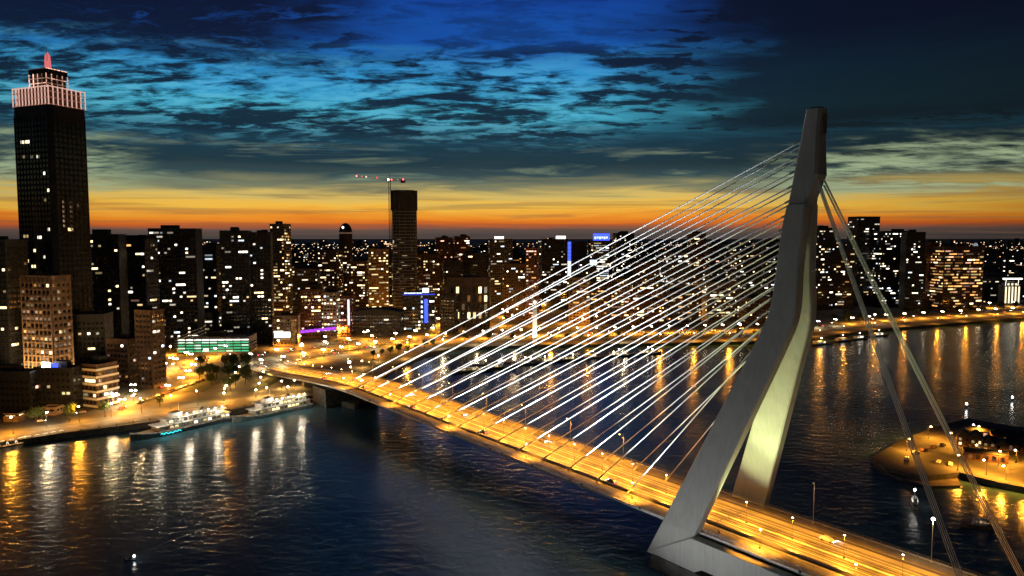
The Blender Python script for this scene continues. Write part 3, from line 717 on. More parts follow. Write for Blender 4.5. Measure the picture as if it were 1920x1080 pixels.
# ---- the tallest tower, with lit crown and red spire
def tallest():
    dist = 480; w_, dp, h, pos, rz = frame(30, 156, 196, dist, R(-22), .75)
    root = empty('high_rise_tower', pos, rz, 'tallest dark tower with a pink lit crown and a red spire', 'tower')
    PLACED.append((pos.x, pos.y, 40))
    hw, hd = w_ / 2, dp / 2
    ring = lambda k, z, c=2.2: [(-hw * k + c, -hd * k, z), (hw * k - c, -hd * k, z), (hw * k, -hd * k + c, z), (hw * k, hd * k - c, z), (hw * k - c, hd * k, z), (-hw * k + c, hd * k, z), (-hw * k, hd * k - c, z), (-hw * k, -hd * k + c, z)]
    MB().loft([ring(1, 0), ring(1, h - 6), ring(.985, h)]).build('wall', 'dark_wall', root)
    fins = MB(); pane = MB(); rnd = random.Random(3)
    for fc, L, off in (('F', w_, hd), ('R', dp, hw)):
        M = Matrix.Identity(4) if fc == 'F' else Matrix.Rotation(math.pi / 2, 4, 'Z')
        Tm = M @ Matrix.Translation((0, -off, 0)); nb = int((L - 5) / 3.0); bw = (L - 5) / nb
        for b in range(nb + 1): fins.box(-L / 2 + 2.5 + b * bw - .25, -L / 2 + 2.5 + b * bw + .25, -.45, .02, 3, h - 7, Tm)
        for f in range(int((h - 12) / 3.5)):
            z = 5 + f * 3.5
            for b in range(nb):
                u = -L / 2 + 2.5 + (b + .5) * bw; pane.box(u - bw * .36, u + bw * .36, -.05, .03, z - 1, z + 1, Tm)
    tag(fins.build('facade_pier', 'dark_wall', root), kind='stuff'); tag(pane.build('window_pane', 'dark_glass', root), kind='stuff')
    def lw(face, fx, py, uw=2.4, mat='lit_warm', zh=2.0):
        z = at_dist(95, py, dist).z - 3
        L = w_ if face == 'F' else dp
        put_window(root, face, w_, dp, fx * L / 2, z, uw, zh, mat, .12)
    for fx, py, uw, mt in ((-.52, 264, 2, 'lit_white'), (-.36, 264, 4, 'lit_yellow'), (-.18, 264, 2, 'lit_white'), (-.42, 292, 3.2, 'lit_warm'), (-.02, 293, 2, 'lit_white'), (.3, 293, 2.2, 'lit_white'), (.62, 325, 2.2, 'lit_white'), (.8, 357, 2.6, 'lit_yellow'), (.6, 375, 3, 'lit_warm'), (-.55, 443, 5, 'lit_warm'), (.2, 445, 4, 'lit_white'), (.7, 430, 2, 'lit_white'), (-.1, 470, 3, 'lit_warm'), (.4, 482, 2, 'lit_white'), (-.6, 490, 5, 'lit_yellow'), (-.2, 500, 4, 'lit_yellow')):
        lw('F', fx, py, uw, mt)
    for j in range(6):
        for fx in (-.5, -.1): lw('R', fx, 378 + 9 * j, 1.3, 'lit_dim', 1.6)
    lw('R', -.2, 430, 4, 'lit_warm'); lw('R', .3, 384, 2, 'lit_dim')
    # crown: open frame; posts and beams glow themselves, standing in for light from within
    ztop = at_dist(95, 160, dist).z - 3
    k0 = .95
    MB().loft([ring(k0 * .93, h - .2), ring(k0 * .93, ztop - .8)]).build('crown_core', 'brick_red', root)
    cf = MB()
    for fc, L, off in (('F', w_ * k0, hd * k0), ('R', dp * k0, hw * k0), ('L', dp * k0, hw * k0)):
        M = {'F': Matrix.Identity(4), 'R': Matrix.Rotation(math.pi / 2, 4, 'Z'), 'L': Matrix.Rotation(-math.pi / 2, 4, 'Z')}[fc]
        Tm = M @ Matrix.Translation((0, -off, 0)); nb = 11 if fc == 'F' else 8
        for b in range(nb + 1):
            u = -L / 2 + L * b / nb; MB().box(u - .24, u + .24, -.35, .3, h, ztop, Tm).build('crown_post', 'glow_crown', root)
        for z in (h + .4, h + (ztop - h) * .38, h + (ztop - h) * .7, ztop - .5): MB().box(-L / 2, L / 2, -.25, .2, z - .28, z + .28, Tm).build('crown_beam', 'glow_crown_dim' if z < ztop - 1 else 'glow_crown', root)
    z2 = at_dist(95, 122, dist).z - 3; k2 = .46
    MB().box(-hw * k2 * .9, hw * k2 * .9, -hd * .5, hd * .5, ztop - 1, z2 - 3.6).build('penthouse', 'dark_wall', root)
    MB().box(-hw * k2, hw * k2, -hd * .56, hd * .56, z2 - 3.5, z2).build('penthouse_roof', 'dark_wall', root)
    for fc, L, off in (('F', 2 * hw * k2, hd * .55), ('R', hd * 1.1, hw * k2)):
        M = Matrix.Identity(4) if fc == 'F' else Matrix.Rotation(math.pi / 2, 4, 'Z'); Tm = M @ Matrix.Translation((0, -off, 0))
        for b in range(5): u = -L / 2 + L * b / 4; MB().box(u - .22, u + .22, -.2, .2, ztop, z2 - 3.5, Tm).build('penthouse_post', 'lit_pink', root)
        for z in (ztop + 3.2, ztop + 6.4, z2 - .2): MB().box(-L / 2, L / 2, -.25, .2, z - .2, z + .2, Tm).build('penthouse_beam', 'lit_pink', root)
    z3 = at_dist(87, 86, dist).z - 3
    MB().loft([[(r * math.cos(a * math.pi / 4), r * math.sin(a * math.pi / 4), z) for a in range(8)] for r, z in ((2.0, z2), (1.9, z2 + 6), (1.6, z3 - 2.5), (.4, z3))]).build('spire', 'glow_spire', root)
    MB().tube((1.2, -1.2, z2), (1.2, -1.2, z3 + 3), .25, .1).build('aerial', 'white_paint', root)
tallest()

# ---- garage with green light
g = block('parking_garage', 'open parking garage with green lit decks beside the plaza', 342, 476, 634, 598, 4, .4, 'grey_wall', lit=0, relief='none', roof=1, fh=3)
for i in range(5):
    z = 1.6 + i * (g['h'] - 1.5) / 5
    MB().box(-g['w'] / 2 - .5, g['w'] / 2 + .5, -g['d'] / 2 - 1.0, -g['d'] / 2 - .02, z - .3, z).build('deck_edge', 'grey_wall', g)
    nseg = 9
    for j in range(nseg):
        a = -g['w'] / 2 + g['w'] * j / nseg
        MB().box(a + .3, a + g['w'] / nseg - .3, -g['d'] / 2 - .35, -g['d'] / 2 - .05, z + .35, z + .35 + (1.1 if i < 4 else .7)).build('lit_bay', random.choice(['glow_green', 'glow_green', 'glow_greenwhite']) if i < 4 else 'glow_white', g)
for b in range(10):
    u = -g['w'] / 2 + g['w'] * b / 9; MB().box(u - .2, u + .2, -g['d'] / 2 - .9, -g['d'] / 2 - .4, 0, g['h']).build('column', 'grey_wall', g)
# slanted canopy beside it
ca = empty('canopy_roof', at(345, 668), 0, 'slanted dark canopy with light strips left of the green garage', 'canopy')
for i in range(5):
    a, b = Vector((-8 + i * .5, 0, 6 + i * 2.2)), Vector((12, 14, 11 + i * 3.0))
    MB().loft([[a + Vector((0, -.4, 0)), a + Vector((0, .4, 0)), a + Vector((0, .4, .35)), a + Vector((0, -.4, .35))], [b + Vector((0, -.4, 0)), b + Vector((0, .4, 0)), b + Vector((0, .4, .35)), b + Vector((0, -.4, .35))]]).build('rafter', 'lit_dim' if i % 2 else 'white_paint', ca)
for x in (-7, 0, 8): MB().tube((x, 3, 0), (x, 3, 9 + x * .4), .25).build('column', 'dark_steel', ca)
# ---- blocks by the bridge landing
o19 = block('office_block', 'cream lit block with white shop sign by the bridge landing', 512, 562, 594, 640, 8, .7, 'sand_wall', lit=.3, pal='warm', cap=30, relief='fins')
sign_board(o19, -o19['w'] * .42, o19['w'] * .2, 8, 13, 'glow_white'); sign_board(o19, o19['w'] * .25, o19['w'] * .42, 2, 24, 'lit_orange')
o20 = block(T, 'brick tower with rows of lit windows above a purple light band', 562, 606, 545, 690, 10, .8, 'brick_red', lit=.28, pal='mix', cap=60)
block(T, 'pale ribbed tower right of the purple light band', 602, 638, 550, 694, -8, .8, 'pale_wall', lit=.5, pal='white', cap=60, relief='bands', runs=(1, 1))
o22 = block(T, 'pinkish tower with a bright white corner strip', 634, 665, 556, 700, -14, .9, 'brick_red', lit=.4, pal='pink', cap=46, relief='grid')
sign_board(o22, o22['w'] / 2 - 2.2, o22['w'] / 2 - .3, 12, o22['h'] - 3, 'glow_bluewhite', name='light_strip')
can = empty('purple_canopy', at(598, 640), 0, 'purple lit canopy band at the foot of the brick tower', 'canopy')
for i in range(8): MB().box(-17 + i * 4.2, -13.2 + i * 4.2, -1, -.6, 8 + i * .45, 10.5 + i * .45).build('light_panel', 'glow_purple', can)
MB().box(-17.5, 17, -.55, 6, 8, 9).build('canopy_slab', 'dark_wall', can)
for x in (-16, -5, 5, 16): MB().tube((x, 4, 0), (x, 4, 8.2), .3).build('column', 'dark_steel', can)
o23 = block('low_hall', 'dark low hall with a curved roof in front of the construction tower', 664, 756, 588, 705, 0, .5, 'dark_wall', lit=.05, pal='mix', cap=8, roof=0)
hw_, hd_, hh_ = o23['w'] / 2, o23['d'] / 2, o23['h']
MB().loft([[(x, y, hh_ - .3) if (e == 0) else (x, y, hh_ + .8 + 3.4 * (1 - (x / hw_) ** 2)) for e, y in ((0, -hd_ - 1), (1, -hd_ - 1), (1, hd_ + 1), (0, hd_ + 1))] for x in [-hw_ - .8 + (2 * hw_ + 1.6) * i / 14 for i in range(15)]]).build('curved_roof', 'roofing', o23)
o24 = block(T, 'dark tower with a blue vertical light strip and a blue roof band', 754, 818, 552, 715, 6, .6, 'dark_wall', lit=.15, pal='white', cap=30, relief='bands')
sign_board(o24, o24['w'] * .16, o24['w'] * .27, 12, o24['h'] - 5, 'glow_blue', name='light_strip')
for i in range(6): sign_board(o24, o24['w'] * .06, o24['w'] * .11, 12 + i * 5, 14.4 + i * 5, 'lit_cool', name='light_panel')
sign_board(o24, -o24['w'] * .5, o24['w'] * .5, o24['h'] - .6, o24['h'] + .5, 'glow_blue_dim', y=-o24['d'] / 2 - 1.2, name='roof_band')
sign_board(o24, -o24['w'] * .45, o24['w'] * .1, o24['h'] + .9, o24['h'] + 1.7, 'lit_cool', y=-o24['d'] / 2 - 1.2, name='roof_sign')
sign_board(o24, o24['w'] * .12, o24['w'] * .3, o24['h'] + 1.8, o24['h'] + 6.0, 'bulb_cool', y=-o24['d'] / 2 - 1.1, name='roof_lamp')
MB().box(o24['w'] * .18, o24['w'] * .22, -o24['d'] / 2 - 1, -o24['d'] / 2 - .7, o24['h'] - .5, o24['h'] + 2.2).build('lamp_bracket', 'dark_steel', o24)
block(T, 'dark slab tower right of the blue light strip with a cold lamp', 826, 858, 556, 720, -10, .8, 'dark_wall', lit=.05, pal='white', cap=10, relief='fins')
# ---- tower under construction with its crane
def construction():
    dist = 790; w_, dp, h, pos, rz = frame(730, 785, 356, dist, R(12), .85)
    root = empty('unfinished_tower', pos, rz, 'dark tower under construction wrapped in screens with a crane beside its top', 'tower')
    PLACED.append((pos.x, pos.y, 34)); hw, hd = w_ / 2, dp / 2
    def rr_(k, z, n=24):
        out = []
        for i in range(n):
            a_ = 2 * math.pi * i / n; c_, s_ = math.cos(a_), math.sin(a_)
            out.append((hw * k * math.copysign(abs(c_) ** .55, c_), hd * k * math.copysign(abs(s_) ** .55, s_), z))
        return out
    MB().loft([rr_(.93, 0), rr_(.93, h * .9)]).build('core', 'dark_wall', root)
    n = int(h * .86 / 3.6)
    for i in range(n): MB().loft([rr_(1, 3 + i * 3.6), rr_(1, 3.5 + i * 3.6)]).build('floor_slab', 'pale_wall', root)
    ps = MB(); q0 = rr_(.975, 0)
    for x, y, _ in q0: ps.box(x - .2, x + .2, y - .2, y + .2, 0, h * .86)
    tag(ps.build('column', 'grey_wall', root), kind='stuff')
    rnd = random.Random(5); o_, i_ = rr_(1.05, 0), rr_(1.03, 0)
    for j in range(24):   # protection screens round the top floors
        k_ = (j + 1) % 24; z0, z1 = h * .86 - 1 + rnd.uniform(-.2, .2), h + rnd.uniform(-.3, .1)
        MB().loft([[(*p[:2], z) for p in (o_[j], o_[k_], i_[k_], i_[j])] for z in (z0, z1)]).build('screen_panel', 'roofing', root)
    for i in range(30):
        put_window(root, 'F', w_, dp, rnd.uniform(-.85, .85) * hw, 3.5 + 3.6 * rnd.randrange(2, int(n * .75)) + 1.6, rnd.uniform(2, 7), .5, 'lit_dim', .0)
    put_window(root, 'F', w_, dp, -hw * .93, h * .62, 1.2, 3.5, 'lit_white', .1)
    # crane
    base = at_dist(733, 545, dist + 8); top = at_dist(728, 340, dist + 8)
    cr = empty('tower_crane', (base.x + 1.6, pos.y - dp / 2 - 4, 3), 0, 'tower crane with red and white lamps on its jib beside the unfinished tower', 'crane')
    m = MB(); hz = top.z - 3
    for sx in (-1, 1):
        for sy in (-1, 1): m.box(sx - .14, sx + .14, sy - .14, sy + .14, 0, hz)
    for i in range(int(hz / 3)):
        z = i * 3
        m.tube((-1, -1, z), (1, -1, z + 3), .09, None, 4).tube((1, 1, z), (-1, 1, z + 3), .09, None, 4).tube((-1, 1, z), (-1, -1, z + 3), .09, None, 4).tube((1, -1, z), (1, 1, z + 3), .09, None, 4)
    m.build('mast', 'dark_steel', cr)
    j = MB(); L = 38
    dirv = Vector((-1, .12, .09)).normalized()
    for a in range(-5, 12):
        p, q = dirv * (a * 3.3), dirv * (a * 3.3 + 3.3)
        for oy, oz in ((-.8, 0), (.8, 0), (0, 1.7)): j.tube(p + Vector((0, oy, oz)), q + Vector((0, oy, oz)), .15, None, 5)
        j.tube(p + Vector((0, -.8, 0)), q + Vector((0, 0, 1.7)), .1, None, 4).tube(p + Vector((0, .8, 0)), q + Vector((0, 0, 1.7)), .1, None, 4)
    jb = j.build('jib', 'dark_steel', cr, (0, 0, hz + 1))
    MB().box(12, 17, -1, 1, hz - 2.4, hz + .6).build('counterweight', 'grey_wall', cr)
    MB().box(-1.6, 1.4, -1.3, 1.3, hz - .4, hz + 1.9).build('slew_unit', 'dark_steel', cr)
    MB().tube((0, 0, hz + 1.5), (0, 0, hz + 8), .3, .15).tube((0, 0, hz + 8), tuple(dirv * 28 + Vector((0, 0, hz + 2.7))), .09, None, 4).tube((0, 0, hz + 8), (14, 0, hz + .6), .09, None, 4).build('tie_bars', 'dark_steel', cr)
    MB().box(-2.8, -1.4, -2.2, -.8, hz - 1.8, hz + .5).build('cab', 'white_paint', cr)
    for p, mt, r in ((dirv * 37 + Vector((0, -1, hz + 2)), 'bulb_red', .8), (dirv * 26 + Vector((0, -1, hz + 2)), 'lit_white', .9), ((-1, -2.3, hz + 1.2), 'bulb_white', .7), ((2.4, -1.5, hz + 1), 'bulb_red', .6), ((15, -1.4, hz + 1.2), 'bulb_red', .7), ((9, -1.2, hz + .8), 'lit_pink', .8), (dirv * 14 + Vector((0, -1, hz + 2)), 'glow_red', .8), (dirv * 31 + Vector((0, -1, hz + 2)), 'glow_red', .7), (dirv * 20 + Vector((0, -1, hz + 2)), 'lit_pink', .7)):
        MB().ball(p, r).build('lamp', mt, cr)
construction()
# ---- middle of the skyline
block(T, 'grey block with lit rooms behind the brick tower', 544, 600, 505, 900, 8, .7, 'grey_wall', lit=.25, pal='white', cap=40)
block(T, 'brown block with many lit rooms left of the round-topped tower', 598, 640, 470, 1010, -10, .8, 'brown_wall', lit=.28, pal='mix', cap=50)
block(T, 'dark block under a white lit roof line near the purple canopy', 560, 606, 535, 800, 0, .5, 'dark_wall', lit=.2, pal='white', cap=20)
block(T, 'yellow lit block left of the tower under construction', 688, 731, 468, 900, 10, .8, 'sand_wall', lit=.5, pal='yellow', cap=60)
block(T, 'brown block with mixed lights between round-topped tower and yellow block', 652, 692, 490, 950, -8, .8, 'brown_wall', lit=.3, pal='mix', cap=40)
rt = at_dist(648, 430, 1150)
rr = empty('round_topped_tower', (rt.x, 1150, 3), 0, 'round-topped tower with a bright lamp showing above the horizon', 'tower')
cr_ = lambda r, z: [(r * math.cos(a * math.pi / 8), r * math.sin(a * math.pi / 8), z) for a in range(16)]
hh_ = at_dist(648, 437, 1150).z - 3; r_ = 10.5
MB().loft([cr_(r_, 0), cr_(r_, hh_)]).build('shaft', 'brown_wall', rr)
MB().loft([cr_(r_ * math.cos(a), hh_ + .1 + 16 * math.sin(a)) for a in [i * .28 for i in range(6)]]).build('dome', 'dark_wall', rr)
MB().tube((0, 0, hh_ - 1), (0, 0, hh_ + 1.2), r_ + .5, None, 16).build('light_ring', 'lit_pink', rr)
MB().ball((-2, -r_ + .8, hh_ + 9), 1.8).build('lamp', 'glow_white', rr)
for i in range(40):
    a = random.uniform(math.pi * 1.1, math.pi * 1.9); z = random.randrange(2, 24) * 3.5
    if z < hh_ - 3:
        o = bpy.data.objects.new('window', win_mesh(random.choice(PAL['mix']))); C.objects.link(o); o.parent = rr; o.location = (r_ * math.cos(a), r_ * math.sin(a), z); o.rotation_euler = (0, 0, a + math.pi / 2); o.scale = (2.4, .5, 1.8)
block(T, 'brown tower just right of the tower under construction', 785, 832, 478, 880, -10, .7, 'brown_wall', lit=.35, pal='warm', cap=50, relief='grid')
block(T, 'pair-topped brown tower with pink windows, left one', 815, 850, 446, 1060, 8, .8, 'brick_red', lit=.3, pal='pink', cap=44)
block(T, 'pair-topped brown tower with pink windows, right one', 850, 882, 444, 1080, 8, .8, 'brick_red', lit=.28, pal='pink', cap=44)
block(T, 'black unlit tower in the middle of the skyline', 868, 916, 476, 850, -8, .8, 'dark_wall', lit=.02, pal='mix', cap=8, relief='fins')
block(T, 'black unlit block in front of the pair-topped towers', 832, 870, 492, 830, 8, .8, 'dark_wall', lit=.03, pal='mix', cap=8, relief='fins')
block('arcade_building', 'building with tall glowing columns between dark towers', 842, 918, 522, 760, 0, .5, 'brown_wall', lit=.7, pal='warm', cap=30, fh=9, bay=5.5, relief='fins', runs=(1,), wh=.75, ww=.5)
o = block(T, 'grey tower topped by a white sign left of the pink lit tower', 914, 962, 449, 980, 10, .7, 'grey_wall', lit=.14, pal='white', cap=40, roof=1); sign_board(o, -o['w'] * .3, o['w'] * .1, o['h'] + .2, o['h'] + 4, 'glow_white', y=-o['d'] / 2 + 1)
block(T, 'brown block with lit stair columns below the white-signed tower', 944, 990, 496, 840, -8, .8, 'brown_wall', lit=.2, pal='white', cap=30, relief='grid')
block(T, 'slender pink lit tower above the white harbour pillar', 985, 1011, 466, 830, -12, .9, 'brick_red', lit=.55, pal='pink', cap=70, relief='fins')
o = block(T, 'dark tower topped by a white sign left of the blue light column', 1010, 1064, 449, 960, 8, .7, 'dark_wall', lit=.09, pal='white', cap=40, roof=1); sign_board(o, o['w'] * .05, o['w'] * .42, o['h'] + .2, o['h'] + 4.6, 'glow_white', y=-o['d'] / 2 + 1)
o = block(T, 'dark tower with a tall blue light column on its corner', 1062, 1104, 455, 990, -10, .8, 'dark_wall', lit=.04, pal='white', cap=14, roof=0)
for i in range(9): MB().box(-o['w'] / 2 + .1, -o['w'] / 2 + 5.6, -o['d'] / 2 - 1.6, -o['d'] / 2 - .1, o['h'] - 46 + i * 5.3, o['h'] - 41.2 + i * 5.3).build('light_panel', 'glow_blue' if i > 3 else 'glow_bluewhite', o)
o = block(T, 'tower with white lit floors under a blue roof sign', 1108, 1142, 452, 1060, 6, .8, 'grey_wall', lit=.6, pal='white', cap=50, roof=0, runs=(3, 4))
sign_board(o, -o['w'] * .5, o['w'] * .5, o['h'] + .8, o['h'] + 11, 'glow_blue', y=-o['d'] / 2 + 1)
for i in range(6): MB().box(-o['w'] * .42 + i * o['w'] * .14, -o['w'] * .42 + i * o['w'] * .14 + 2.4, -o['d'] / 2 + .4, -o['d'] / 2 + .65, o['h'] + 3 + (i % 2), o['h'] + 6.5).build('sign_letter', 'glow_bluewhite', o)
o = block('office_block', 'dark block with a small cyan sign below the blue roof sign', 1085, 1118, 488, 940, 0, .7, 'dark_wall', lit=.08, pal='white', cap=14); sign_board(o, o['w'] * .1, o['w'] * .5, o['h'] - 6, o['h'] + .5, 'glow_bluewhite')
for i, (a, b, y, d) in enumerate(((1066, 1108, 522, 800), (1106, 1146, 530, 806), (1144, 1184, 524, 812))):
    block('apartment_slab', f'brown apartment slab behind the stays, {["left", "middle", "right"][i]} of three in a row', a, b, y, d, -6, .5, 'sand_wall' if i != 1 else 'brown_wall', lit=.33, pal='orange', cap=64, fh=3.1, bay=3.4, relief='grid', group='apartment slabs behind the stays')
names2 = [(1150, 1188, 438, 1230, 'dark_wall', .12, 'white', 'dark tower with a stepped roof right of the blue roof sign'),
          (1184, 1238, 492, 900, 'brown_wall', .3, 'warm', 'brown block with warm windows behind the middle of the stays'),
          (1236, 1292, 474, 980, 'grey_wall', .22, 'white', 'grey block with white windows left of the slim lit mast tower'),
          (1290, 1322, 438, 1020, 'brick_red', .4, 'warm', 'slim tower with warm lit corner under two red lamps'),
          (1320, 1372, 458, 1080, 'grey_wall', .2, 'mix', 'grey tower behind the upper stays'),
          (1368, 1424, 472, 1000, 'brown_wall', .26, 'warm', 'brown block with warm windows near the pylon'),
          (1308, 1384, 530, 830, 'sand_wall', .5, 'yellow', 'wide yellow lit block behind the lower stays'),
          (1384, 1442, 505, 900, 'dark_wall', .15, 'white', 'dark block with few white windows left of the pylon'),
          (1428, 1476, 452, 1060, 'dark_wall', .16, 'white', 'dark tower half hidden by the pylon'),
          (1240, 1312, 546, 800, 'brown_wall', .3, 'orange', 'low brown block with orange windows behind the stays'),
          (1180, 1244, 566, 780, 'brick_red', .3, 'warm', 'low brick block by the boulevard behind the stays'),
          (1384, 1450, 560, 780, 'brick_dark', .2, 'warm', 'low dark brick block by the boulevard left of the pylon')]
for a, b, y, d, wl, lt, pl, lb in names2:
    block(T, lb, a, b, y, d, random.choice((-10, 8, 12)), .7, wl, lit=lt, pal=pl, cap=44)
# ---- right of the pylon
block(T, 'dark tower just right of the pylon with white windows', 1526, 1562, 428, 960, 8, .8, 'dark_wall', lit=.14, pal='white', cap=44)
block(T, 'dark block between the pylon-side tower and the flat-topped black tower', 1558, 1600, 470, 970, -8, .8, 'brick_dark', lit=.2, pal='mix', cap=40)
block(T, 'flat-topped black tower, tallest on the right bank skyline', 1595, 1645, 407, 1010, 10, .7, 'dark_wall', lit=.07, pal='white', cap=34, roof=0)
block(T, 'busy dark tower with clusters of white windows right of the black tower', 1640, 1702, 434, 990, 8, .6, 'dark_wall', lit=.24, pal='white', cap=80, roof=1)
block(T, 'black narrow tower with lit rooms along its edges', 1694, 1731, 436, 950, -8, .8, 'dark_wall', lit=.1, pal='white', cap=30)
block(T, 'plain brown windowless slab beside the orange office', 1730, 1757, 455, 960, 4, .8, 'brick_red', lit=.015, pal='white', cap=4, relief='none')
block('office_block', 'broad orange lit office with bright horizontal floors', 1755, 1836, 463, 935, 4, .5, 'brown_wall', lit=.5, pal='orange', cap=110, fh=3.8, runs=(1, 2, 3, 4))
block('office_block', 'dark block right of the orange office', 1834, 1882, 520, 1080, -8, .7, 'dark_wall', lit=.1, pal='white', cap=20)
block('office_block', 'dark block at the right edge behind the cream monument', 1900, 1990, 515, 1100, 8, .6, 'dark_wall', lit=.1, pal='mix', cap=24)
mo = at(1897, 571); mon = empty('monument_building', (mo.x, mo.y, 3), 0, 'small cream floodlit building with stepped top near the right edge', 'building')
hm = at_dist(1897, 528, mo.y).z - 3
MB().box(-11, 11, 0, 14, 0, hm * .82).box(-8, 8, 1, 13, hm * .82, hm * .93).box(-4, 4, 2, 12, hm * .93, hm).build('wall', 'pale_wall', mon)
for i in range(5): MB().box(-9.4 + i * 4.7 - 1.0, -9.4 + i * 4.7 + 1.0, -.3, .02, 2, hm * .78).build('floodlight_glow_strip', 'glow_cream', mon)  # glowing strips stand in for floodlight on the facade
for i in range(3): MB().box(-5.5 + i * 5.5 - 1.2, -5.5 + i * 5.5 + 1.2, .7, 1.02, hm * .84, hm * .92).build('floodlight_glow_panel', 'glow_cream', mon)  # same stand-in glow on the stepped top
MB().box(-14, 14, .6, 1.2, hm + 3, hm + 5).tube((-9, 2.2, hm * .8), (-9, .9, hm + 3), .2).tube((9, 2.2, hm * .8), (9, .9, hm + 3), .2).build('roof_sign', 'glow_white', mon)
wl = at_dist(1829, 462, 1000); fl = empty('light_mast', (wl.x, 1000, 3), 0, 'slender mast with a cold white lamp above the orange office', 'mast')
MB().tube((0, 0, 0), (0, 0, wl.z - 3), .5, .25).build('pole', 'dark_steel', fl); MB().ball((0, 0, wl.z - 2.5), 3.2, sz=1.4).build('lamp', 'lit_cool', fl)

# ================================================================== FILL: blocks of the wider city
rnd = random.Random(21)
fill_n = 0
def zone(px):
    for a, b, t in ((-200, 160, 'behind the tallest tower'), (160, 420, 'behind the left towers'), (420, 730, 'left of the unfinished tower'), (730, 1000, 'right of the unfinished tower'), (1000, 1200, 'round the blue light column'), (1200, 1480, 'behind the upper stays'), (1480, 1760, 'right of the pylon'), (1760, 2200, 'towards the right edge')):
        if a <= px < b: return t
    return 'on the skyline'
tries = 0
while fill_n < 235 and tries < 9000:
    tries += 1
    px = rnd.uniform(-60, 1980); d = rnd.choice((rnd.uniform(680, 1000), rnd.uniform(900, 1500), rnd.uniform(1300, 2600)))
    if px < 500 and d < 640: continue
    base_row = YH + (H - 3) * F / d
    lim = 640 if px < 860 else (628 if px < 1440 else 575)
    if 500 < px < 960 and base_row > 590: continue
    if base_row > lim - 30: continue
    x = (px - 960) / F * d; y = d
    wm = rnd.uniform(14, 40); hm_ = rnd.choice((rnd.uniform(10, 24), rnd.uniform(14, 34), rnd.uniform(24, 62)))
    if any((x - a) ** 2 + (y + 10 - b) ** 2 < (r_ + wm * .6) ** 2 for a, b, r_ in PLACED): continue
    wp = wm * F / d; yt = YH - (hm_ + 3 - H) * F / d
    far = d > 1300
    wall = rnd.choice(('brown_wall', 'brick_red', 'grey_wall', 'dark_wall', 'brick_dark', 'sand_wall', 'pale_wall'))
    tone = {'brown_wall': 'brown', 'brick_red': 'brick', 'grey_wall': 'grey', 'dark_wall': 'dark', 'brick_dark': 'dark brick', 'sand_wall': 'sandy', 'pale_wall': 'pale'}[wall]
    size = 'low' if hm_ < 20 else ('mid-height' if hm_ < 38 else 'tall')
    warm = 500 < px < 1480
    block('city_block', f'{size} {tone} city block with scattered lights {zone(px)}' + (', far off' if far else ''), px - wp / 2, px + wp / 2, yt, d, rnd.uniform(-25, 25), rnd.uniform(.5, .9), wall, fh=3.4 if not far else 4.5, bay=3.4 if not far else 5.5, lit=.48 if warm else .24, pal=rnd.choice(('mix', 'warm', 'orange', 'white')) if warm else rnd.choice(('white', 'mix')), cap=24 if not far else 15, group='city blocks ' + zone(px), relief='bands' if not far else 'none', roof=1, zmin=2)
    fill_n += 1
# beyond them the city runs together: roofs and lights up to the horizon
roofs, lightsA, lightsB, lightsC = MB(), MB(), MB(), MB()
for i in range(3200):
    d = 1500 * math.exp(rnd.uniform(0, 1.9)); x = rnd.uniform(-.85, .85) * d
    w_ = rnd.uniform(15, 60); h_ = rnd.uniform(6, 22) if rnd.random() < .93 else rnd.uniform(30, 75)
    if d < 2700 and h_ > 30: h_ *= .5
    a = rnd.uniform(-.5, .5); M = Matrix.Translation((x, d, 3)) @ Matrix.Rotation(a, 4, 'Z')
    roofs.box(-w_ / 2, w_ / 2, 0, w_ * .5, -.5, h_, M)
    for j in range(rnd.choice((0, 0, 1, 1, 2))):
        k_ = max(1.0, d / 2600) * rnd.uniform(.8, 1.6)
        u = rnd.uniform(-.4, .4) * w_; z = rnd.uniform(.3, 1.02) * h_
        rnd.choice((lightsA, lightsA, lightsB, lightsC)).box(u - 1.3 * k_, u + 1.3 * k_, -.5, -.1, z - .8 * k_, z + .8 * k_, M)
for i in range(150):
    d = 1150 * math.exp(rnd.uniform(0, 1.9)); x = rnd.uniform(-.8, .8) * d; a = rnd.choice((rnd.uniform(-.35, .35), rnd.uniform(1.1, 2.0))); L_ = rnd.uniform(250, 900)
    tgt = rnd.choice((lightsA, lightsC, lightsC, lightsB)); n_ = int(L_ / rnd.uniform(28, 60)); k_ = max(.9, d / 2600) * rnd.uniform(.7, 1.15)
    for j in range(n_):
        xx, yy = x + math.cos(a) * j * L_ / n_, d + math.sin(a) * j * L_ / n_
        tgt.box(xx - 1.1 * k_, xx + 1.1 * k_, yy - .5, yy, 12 - k_, 12 + k_)
tag(roofs.build('distant_city', 'brick_dark'), 'dark mass of distant roofs reaching the horizon', 'roofs', kind='stuff')
emitter('far_warm', (1, .66, .34), 2.2); emitter('far_white', (1, .88, .7), 3.0); emitter('far_orange', (1, .42, .14), 2.0)
tag(lightsA.build('distant_lights', 'far_warm'), 'warm lights of the distant city below the horizon', 'lights', kind='stuff')
tag(lightsB.build('distant_lights', 'far_white'), 'white lights of the distant city below the horizon', 'lights', kind='stuff')
tag(lightsC.build('distant_lights', 'far_orange'), 'orange lights of the distant city below the horizon', 'lights', kind='stuff')

